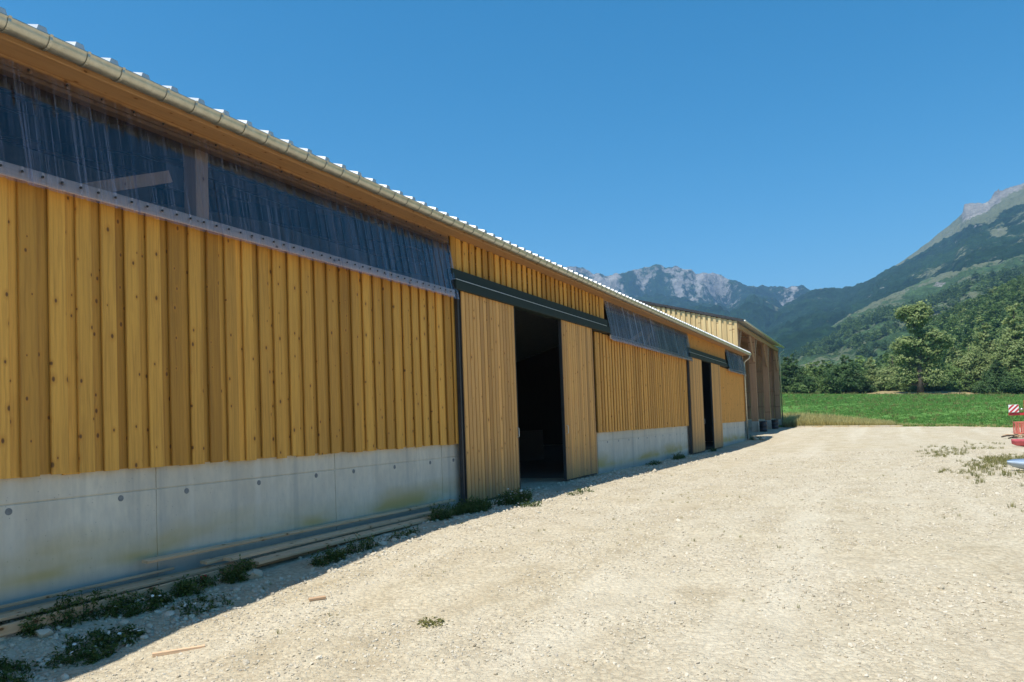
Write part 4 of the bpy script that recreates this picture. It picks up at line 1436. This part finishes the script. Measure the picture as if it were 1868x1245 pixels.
# scattered trees on the spur's lower flank
n = 2600
a = rng.uniform(-9, 14, n); r = rng.uniform(420, 1000, n)
el_s = np.interp(a, [q[0] for q in sil_spur], [q[1] for q in sil_spur])
dg = bpy.context.evaluated_depsgraph_get()
from mathutils.bvhtree import BVHTree
spo = bpy.data.objects['grassy_spur']
bv = BVHTree.FromObject(spo, dg)
keep = []
for ai, ri in zip(a, r):
    xx = ri*math.sin(math.radians(ai)); yy = ri*math.cos(math.radians(ai))
    if vnoise(xx/60+3, yy/60) < .42: continue
    hit = bv.ray_cast(Vector((xx, yy, 900)), Vector((0, 0, -1)))
    if hit[0] is not None: keep.append((xx, yy, hit[0].z-.8))
keep = np.array(keep); n = len(keep)
scatter('slope_wood', keep, rng.uniform(6, 11, n), np.stack([np.zeros(n), np.zeros(n), rng.uniform(0, 6.28, n)], 1), rng.choice(5, n, p=[.25, .35, .2, .2, 0]), srcs, 'scattered woodland on the lower slope of the grassy spur', 'wood')

# grass tufts
def tuft(name, nb, h, w, spread, mat, seed, curl=.5):
    rg = np.random.default_rng(seed)
    V = []; Fq = []; rn = []
    for i in range(nb):
        a = rg.uniform(0, 6.28); b = spread*math.sqrt(rg.random()); hh = h*rg.uniform(.5, 1.1)
        bx, by = b*math.cos(a), b*math.sin(a)
        a2 = a+rg.normal()*.8; lean = hh*curl*rg.uniform(.1, 1)
        px, py = -math.sin(a2)*w/2, math.cos(a2)*w/2
        tx, ty = math.cos(a2)*lean, math.sin(a2)*lean
        k = len(V)
        V += [(bx-px, by-py, -.01), (bx+px, by+py, -.01), (bx+tx*.35+px*.8, by+ty*.35+py*.8, hh*.6), (bx+tx*.35-px*.8, by+ty*.35-py*.8, hh*.6),
              (bx+tx+px*.15, by+ty+py*.15, hh), (bx+tx-px*.15, by+ty-py*.15, hh)]
        Fq += [(k, k+1, k+2, k+3), (k+3, k+2, k+4, k+5)]
        rn += [rg.random()]*6
    return np_mesh(name, np.array(V), np.array(Fq), mat, False, {'rnd': np.array(rn)})
tg = [source('grass_tuft', tuft('grass_tuft', 14, .085, .03, .17, M['grass'], 300+i, .7)) for i in range(3)]
to = [source('olive_tuft', tuft('olive_tuft', 14, .22, .02, .14, M['olivegrass'], 310+i, .8)) for i in range(2)]
td = [source('dry_tuft', tuft('dry_tuft', 16, .55, .022, .20, M['drygrass'], 320+i, .5)) for i in range(3)]
n = 26000
x = rng.uniform(-24, 30, n); t = rng.random(n)**1.25; e = field_edge(x)
y = e+(127-e)*t
z = gz(x, y)+.03
scatter('field_grass', np.stack([x, y, z], 1), rng.uniform(.7, 1.5, n)*(1+.6*t), np.stack([np.zeros(n), np.zeros(n), rng.uniform(0, 6.28, n)], 1),
        np.where(rng.random(n) < .05+.25*(t > .97), rng.integers(3, 5, n), rng.integers(0, 3, n)), tg+to, 'short bright green grass of the hay field', 'grass')
# tall dry grass along the kerb and by the shed corner
x = np.concatenate([rng.uniform(-13, 1.0, 7000), rng.uniform(-2, 14, 1200)]); e = field_edge(x)
dd = np.concatenate([rng.random(7000)**1.2*np.interp(x[:7000], [-13, -4, 1.5], [10, 8, 2.4]), rng.random(1200)**2*1.2])
y = e+.1+dd
keepm = ~((x < -7.5) & (y < 74.2))
x, y = x[keepm], y[keepm]; n = len(x)
sc_ = rng.uniform(.7, 1.5, n)*np.interp(x, [-6, 0, 3], [1.0, .5, .25])
scatter('dry_grass', np.stack([x, y, gz(x, y)], 1), sc_, np.stack([np.zeros(n), np.zeros(n), rng.uniform(0, 6.28, n)], 1),
        np.where(rng.random(n) < .25, rng.integers(3, 5, n), rng.integers(0, 3, n)), td+to, 'tall yellow dry grass at the field edge beside the shed corner', 'grass')
# thin olive grass on the gravel at the right
n = 3000
x = rng.normal(3.5, 1.3, n); y = rng.normal(25, 6.0, n)
m = (vnoise(x*1.3+9, y*.55)+.35*rng.random(n) > .72) & (y > 13) & (x > 1.2+.0*y+ (y < 20)*.4)
x, y = x[m], y[m]; n = len(x)
scatter('yard_grass', np.stack([x, y, gz(x, y)-.005], 1), rng.uniform(.15, .6, n), np.stack([np.zeros(n), np.zeros(n), rng.uniform(0, 6.28, n)], 1),
        rng.integers(0, 2, n), to, 'thin patchy olive grass growing through the gravel at the right', 'grass')

# sparse dry sprigs over the sunlit yard
n = 420
x = rng.uniform(-6.6, 3.5, n); y = 5+rng.random(n)**1.3*28
m = vnoise(x*.8+40, y*.5) > .55
x, y = x[m], y[m]; n = len(x)
scatter('yard_sprigs', np.stack([x, y, gz(x, y)-.004], 1), rng.uniform(.08, .22, n), np.stack([np.zeros(n), np.zeros(n), rng.uniform(0, 6.28, n)], 1),
        rng.integers(0, 2, n), to, 'tiny dry sprigs scattered over the sunlit gravel', 'sprigs')

# loose chippings
def rock_mesh(name, seed, mat, sub=1):
    import bmesh
    bm = bmesh.new()
    bmesh.ops.create_icosphere(bm, subdivisions=sub, radius=.5)
    rg = random.Random(seed)
    ax = (rg.uniform(.75, 1.25), rg.uniform(.6, 1.0), rg.uniform(.35, .7))
    planes = [(Vector((rg.gauss(0, 1), rg.gauss(0, 1), rg.gauss(0, 1))).normalized(), rg.uniform(.26, .40)) for _ in range(6)]
    for v in bm.verts:
        v.co *= rg.uniform(.88, 1.12)
        for nn, dd in planes:
            q = v.co.dot(nn)
            if q > dd: v.co -= nn*(q-dd)
        v.co.x *= ax[0]; v.co.y *= ax[1]; v.co.z *= ax[2]
    me = bpy.data.meshes.new(name); bm.to_mesh(me); bm.free()
    me.materials.append(mat)
    return me
rk = [source('chip', rock_mesh('chip', 400+i, M['stone'])) for i in range(6)]
n = 80000
u = rng.random(n)
y = 3.0*np.exp(u*math.log(34/3.0))
x = -7.35+rng.random(n)*(np.minimum(11.0, 8.6+y*.12))
clump = vnoise(x*.9+2, y*.9)*.6+vnoise(x*3.1, y*3.1+7)*.4
m = clump > .28+.3*rng.random(n)
x, y = x[m], y[m]
n = len(x)
size = .013+.034*rng.random(n)**4+.0009*y
nearwall = (x < -5.9+.15*np.sin(y)) & (rng.random(n) < .55)
size = np.where(nearwall, size*2.0, size)
size = np.where(rng.random(n) < .006, size*2.0, size)
z = gz(x, y)+rough_z(x, y)+size*.02
scatter('gravel_chippings', np.stack([x, y, z], 1), size, rng.uniform(0, 6.28, (n, 3))*np.array([.12, .12, 1]), rng.integers(0, 6, n), rk, 'loose pale limestone chippings scattered over the yard', 'gravel')

# ------------------------------------------------------------------ single stones near the wall
def stone(x, y, s, seed, label):
    o = link(bpy.data.objects.new('stone', rock_mesh('stone', seed, M['stone'], 2)))
    o.location = (x, y, gz1(x, y)+s*.13)
    o.scale = (s, s, s)
    o.rotation_euler = (random.uniform(-.2, .2), random.uniform(-.2, .2), random.uniform(0, 6.28))
    tag(o, label, 'stone', 'larger pale stones near the wall')
for i, (x, y, s, lb) in enumerate([
    (-6.62, 6.75, .26, 'flat pale stone at the near end of the wide plank pile'), (-6.25, 8.75, .17, 'pale stone below the far half of the plank pile'), (-6.18, 8.98, .15, 'small white stone right of another below the plank pile'),
    (-6.12, 9.35, .14, 'white stone lying alone between plank pile and shadow edge'), (-6.80, 4.38, .17, 'angular white stone by the left-hand planks near the photo edge'), (-6.42, 5.40, .13, 'white stone between two weed clumps at the left'),
    (-6.25, 5.85, .11, 'small pale stone right of the big left weed mat'), (-6.55, 5.0, .12, 'pale stone above the big left weed mat'), (-6.75, 48.6, .45, 'pale block at the foot of the barn downpipe'),
    (-6.35, 48.2, .35, 'smaller pale rock in front of the downpipe block'), (-6.45, 49.6, .3, 'rock in the gap between barn and open shed'), (-5.25, 14.2, .12, 'stone lying in front of the open doorway')]):
    stone(x, y, s, 500+i, lb)

# wood scraps on the gravel
def scrap(x, y, L, w, t, rz, label):
    o = MB().cbox(-w/2, w/2, 0, L, 0, t, .003).build('wood_scrap', M['plank'])
    o.location = (x, y, gz1(x, y)+.004); o.rotation_euler = (.03, 0, rz)
    tag(o, label, 'wood scrap', 'wood scraps on the gravel')
scrap(-5.38, 6.25, .17, .07, .025, -.7, 'short wood offcut just outside the shadow edge')
scrap(-5.70, 4.62, .42, .04, .03, -.75, 'thin stick of wood lying on the shadow line at lower left')

# ------------------------------------------------------------------ weeds
def weed(x, y, rx, ry, h, nst, seed, label, flowers=0, mat='weed', leaf=.021, dens=34):
    rg = np.random.default_rng(seed)
    root = empty('weed_clump', (x, y, gz1(x, y)))
    tag(root, label, 'weed', 'weed clumps along the wall')
    P = []; Nn = []; rn = []; stem = MB(); tips = []
    for i in range(nst):
        a = rg.uniform(0, 6.28); q = math.sqrt(rg.random())
        bx, by = rx*q*math.cos(a), ry*q*math.sin(a)
        bz = gz1(x+bx, y+by)-gz1(x, y)
        hh = h*rg.uniform(.35, 1.0)*(1.15-.6*q)
        lx, ly = rg.normal(size=2)*hh*.35
        p0 = np.array([bx, by, bz-.02]); p1 = np.array([bx+lx*.4, by+ly*.4, bz+hh*.6]); p2 = np.array([bx+lx, by+ly, bz+hh])
        stem.tube([p0, p1, p2], [.004, .003, .0015], 4, False)
        tips.append(p2)
        m = max(3, int(dens*rg.uniform(.5, 1.2)))
        tt = rg.random(m)**.8
        base = p0[None]*(1-tt[:, None])+p2[None]*tt[:, None]+rg.normal(size=(m, 3))*np.array([.03, .03, .022])
        base[:, 2] = np.maximum(base[:, 2], bz+.004)
        P.append(base); Nn.append(rg.normal(size=(m, 3))*.6+np.array([0, 0, 1.0])); rn.append(np.clip(rg.random()*.6+rg.random(m)*.4, 0, 1))
    P = np.concatenate(P); Nn = np.concatenate(Nn); r = np.concatenate(rn)
    V, Fq = quads_from(P, Nn, leaf*(.5+.9*rg.random(len(P))), 1.9, rg)
    link(bpy.data.objects.new('foliage', np_mesh('foliage', V, Fq, M[mat], False, {'rnd': np.repeat(r, 4)})), root)
    stem.build('stems', M[mat], root)
    if flowers:
        fm = MB()
        fm.lathe([(.003, 0), (.016, .004), (.019, .006), (.006, .008)], n=8)
        fme = fm.mesh('flower', M['petal'])
        for k in range(flowers):
            p = tips[rg.integers(0, len(tips))]
            o = bpy.data.objects.new('flower', fme)
            o.location = (p[0]+rg.normal()*.03, p[1]+rg.normal()*.03, p[2]+.01)
            o.rotation_euler = (rg.normal()*.4, rg.normal()*.4, 0)
            sc1 = rg.uniform(.7, 1.3); o.scale = (sc1, sc1, sc1)
            link(o, root)
    return root
weed(-6.35, 4.55, .24, .44, .11, 80, 1, 'wide dark weed mat on the gravel at lower left', 12)
weed(-6.90, 4.72, .16, .50, .26, 60, 2, 'feathery weed growing against the left-hand planks')
weed(-6.45, 3.82, .22, .22, .10, 40, 3, 'small weed at the lower left corner of the photo')
weed(-6.76, 5.35, .14, .36, .16, 44, 4, 'weed between the left planks and the wide weed mat', 4)
weed(-6.78, 6.05, .12, .30, .18, 40, 5, 'weed at the end of the plank with the red mark')
weed(-6.72, 6.62, .13, .22, .24, 46, 6, 'bushy weed at the near end of the wide plank pile')
weed(-6.35, 5.75, .22, .32, .09, 46, 7, 'thin low weeds right of the wide mat', 3, dens=10)
weed(-6.30, 7.75, .14, .26, .20, 44, 8, 'weed in front of the middle of the plank pile')
weed(-6.33, 8.40, .13, .34, .25, 46, 9, 'tall thin weed in front of the far half of the plank pile', dens=12)
weed(-6.30, 9.40, .14, .40, .12, 34, 10, 'low weeds below the far end of the plank pile', dens=10)
weed(-6.62, 10.95, .13, .30, .34, 40, 11, 'tall weed at the far end of the plank pile')
weed(-6.66, 12.15, .26, .65, .28, 150, 12, 'thick weed bank at the foot of the door post')
weed(-6.50, 13.55, .28, .60, .30, 110, 13, 'white-flowered weeds under the left door leaf', 34)
weed(-5.95, 13.0, .22, .5, .12, 50, 14, 'low weeds at the shadow edge near the left door', 6, dens=10)
weed(-5.75, 15.3, .22, .6, .10, 44, 15, 'thin weeds on the shadow edge before the open doorway', dens=9)
weed(-7.05, 29.6, .16, .9, .28, 60, 16, 'weed tuft against the concrete before the second door')
weed(-7.00, 25.8, .14, .8, .16, 36, 17, 'small weed against the middle of the second concrete wall')
weed(-6.9, 48.9, .4, .5, .35, 46, 18, 'weeds around the foot of the barn downpipe')
weed(-3.72, 5.95, .10, .07, .03, 14, 19, 'small green tuft alone on the sunlit gravel', mat='olivegrass', dens=12)
weed(-7.0, 36.0, .14, .6, .2, 30, 20, 'weed at the foot of the second door')

# ================================================================== THINGS AT THE RIGHT EDGE
# red farm implement with a striped marker board
mx, my = 6.95, 50.0
mg = gz1(mx, my)
imp = empty('farm_implement', (mx+2.0, my, mg))
tag(imp, 'red farm implement with a red and white striped marker board at the right edge', 'farm implement')
def ip(mb, name, mat, smooth=False):
    o = mb.build(name, mat, imp, smooth)
    return o
# local origin at (mx+2, my, mg); marker board around local x=-2.25
ip(MB().cbox(-2.45, 2.2, -.10, .08, .93, 1.08, .01), 'main_beam', M['redp'])
brd = ip(MB().cbox(-2.46, -1.98, -.20, -.17, 1.10, 1.52, .006), 'marker_board', M['white'])
for s in range(-1, 3):
    a0 = -2.46+s*.24; pts = []
    # diagonal stripe clipped to the board
    def clipx(v): return min(-1.985, max(-2.455, v))
    zs = np.linspace(1.105, 1.515, 8)
    vs = []; fs = []
    for z in zs:
        xs0 = clipx(a0+(z-1.10)*1.0); xs1 = clipx(a0+.12+(z-1.10)*1.0)
        vs += [(xs0, -.2045, z), (xs1, -.2045, z), (xs0, -.2005, z), (xs1, -.2005, z)]
    for q in range(len(zs)-1):
        k = q*4
        fs.append((k, k+1, k+5, k+4))
    MB().add(vs, fs).build('stripe', M['redp'], brd)
ip(MB().box(-2.30, -2.14, -.17, -.10, 1.06, 1.30), 'board_bracket', M['darksteel'])
ip(MB().cbox(-1.70, -1.30, -.25, .25, 1.0, 1.75, .02), 'gear_housing', M['orange'])
ip(MB().tube([(-1.95, -.12, 1.2), (-1.85, -.16, 1.28), (-1.70, -.1, 1.22)], .04, 8), 'hydraulic_hose', M['steel'], True)
for xq in (-1.6, -.6, .4, 1.4):
    ip(MB().beam((xq, 0, .95), (xq+.05, .3, .35), .08, .14).beam((xq+.05, .3, .35), (xq+.05, -.05, -.02), .06, .12), 'tine', M['redp'])
ip(MB().cbox(-.2, .2, -1.2, 0, .8, 1.0, .01), 'drawbar', M['redp'])
for xq in (-1.1, 1.1):
    w_ = ip(MB().lathe([(.12, -.12), (.36, -.13), (.42, -.09), (.42, .09), (.36, .13), (.12, .12)], n=24), 'wheel', M['rubber'], True)
    w_.rotation_euler = (0, math.pi/2, 0); w_.location = (xq, .55, .42)
    rim = MB().lathe([(.05, -.135), (.22, -.125), (.22, .125), (.05, .135)], n=18).build('rim', M['redp'], w_, True)
# slatted crate
crx, cry = 6.50, 48.0
cr = empty('slatted_crate', (crx, cry, gz1(crx, cry)))
tag(cr, 'faded red slatted plastic crate below the striped marker board', 'crate')
Wc, Dc, Hc_ = .95, .7, .68
for sx in (0, 1):
    for sy in (0, 1):
        MB().cbox(sx*(Wc-.06), sx*(Wc-.06)+.06, sy*(Dc-.06), sy*(Dc-.06)+.06, 0, Hc_, .005).build('corner_post', M['crate'], cr)
for z in (0, Hc_-.09):
    for yy in (.006, Dc-.046):
        MB().cbox(.06, Wc-.06, yy, yy+.04, z+.003, z+.09, .004).build('rail', M['crate'], cr)
    for xx in (.006, Wc-.046):
        MB().cbox(xx, xx+.04, .06, Dc-.06, z+.003, z+.09, .004).build('rail', M['crate'], cr)
for k in range(4):
    for yy in (.010, Dc-.04):
        xk = .06+(k+.5)*(Wc-.12)/4
        MB().cbox(xk-.04, xk+.04, yy, yy+.03, .093, Hc_-.09, .004).build('slat', M['crate'], cr)
MB().box(.05, Wc-.05, .05, Dc-.05, .02, .05).build('bottom', M['crate'], cr)
# pile of branches and rubble
for i in range(14):
    rg = random.Random(700+i)
    bx, by = 6.0+rg.uniform(-.45, .9), 43.4+rg.uniform(-.4, .6)
    g0 = gz1(bx, by)
    L = rg.uniform(.3, .75); a = rg.uniform(-.9, 1.0); zz = .04+.035*(i % 5)
    o = MB().tube([(-L/2, 0, 0), (-L/6, .03, .04), (L/5, -.03, .02), (L/2, .02, .05)], [.035, .04, .03, .015], 7).build('branch', M['bark'] if i % 3 == 0 else M['plank'], None, True)
    o.location = (bx, by, g0+zz); o.rotation_euler = (0, rg.uniform(-.12, .12), a)
    tag(o, 'short branch in the brown wood pile below the red crate', 'branch', 'branches in the small wood pile')
# red trough
def loft(name, mat, secs, n=16):
    """secs: (x, halfwidth, height, lift) cross sections of an open boat-like shell"""
    vs = []; fs = []
    for x, w, h, l in secs:
        for i in range(n):
            a = math.pi*i/(n-1)
            vs.append((x, -w*math.cos(a), l+h*(1-math.sin(a))))
    for x, w, h, l in secs:
        for i in range(n):
            a = math.pi*i/(n-1)
            vs.append((x, -(w-.02)*math.cos(a), l+.02+(h-.0)*(1-math.sin(a))))
    m = len(secs)
    for k in range(m-1):
        for i in range(n-1):
            fs.append((k*n+i, k*n+i+1, k*n+n+i+1, k*n+n+i))
            b = m*n
            fs.append((b+k*n+i, b+k*n+n+i, b+k*n+n+i+1, b+k*n+i+1))
        for i in (0, n-1):
            fs.append((k*n+i, k*n+n+i, m*n+k*n+n+i, m*n+k*n+i))
    for k in (0, m-1):
        for i in range(n-1):
            fs.append((k*n+i, k*n+i+1, m*n+k*n+i+1, m*n+k*n+i))
    return MB().add(vs, fs).build(name, mat, None, True)
tr_ = loft('trough', M['pinkred'], [(0, .10, .16, .14), (.15, .2, .24, .06), (.5, .3, .28, .01), (1.2, .34, .29, 0), (2.0, .32, .28, .01), (2.4, .2, .24, .06), (2.55, .1, .16, .14)])
tr_.location = (4.62, 35.2, gz1(4.7, 35.2)); tr_.rotation_euler = (0, 0, -.05)
tag(tr_, 'faded red plastic trough lying on the gravel at the right edge', 'trough')
tb_ = loft('feed_tub', M['bluegrey'], [(0, .05, .06, .17), (.12, .16, .14, .10), (.35, .26, .20, .03), (.8, .34, .24, 0), (1.5, .35, .24, 0), (1.9, .22, .18, .05), (2.05, .08, .08, .15)])
tb_.location = (2.72, 21.6, gz1(2.9, 21.6)); tb_.rotation_euler = (.12, 0, -.12)
tag(tb_, 'pale blue-grey plastic tub lying among grass at the right edge', 'tub')

# ================================================================== HAZE
hz = MB().box(-6500, 6500, -3000, 6500, -6, 730).build('haze')
km = bpy.data.materials.new('valley_air'); km.use_nodes = True
nt = km.node_tree
nt.nodes.remove(nt.nodes['Principled BSDF'])
pv = nt.nodes.new('ShaderNodeVolumePrincipled')
pv.inputs['Color'].default_value = (.34, .63, 1.0, 1)
pv.inputs['Density'].default_value = .00016
pv.inputs['Anisotropy'].default_value = .2
nt.links.new(pv.outputs[0], nt.nodes['Material Output'].inputs['Volume'])
hz.data.materials.append(km)
tag(hz, 'thin bluish summer haze filling the valley air', 'haze', kind='stuff')
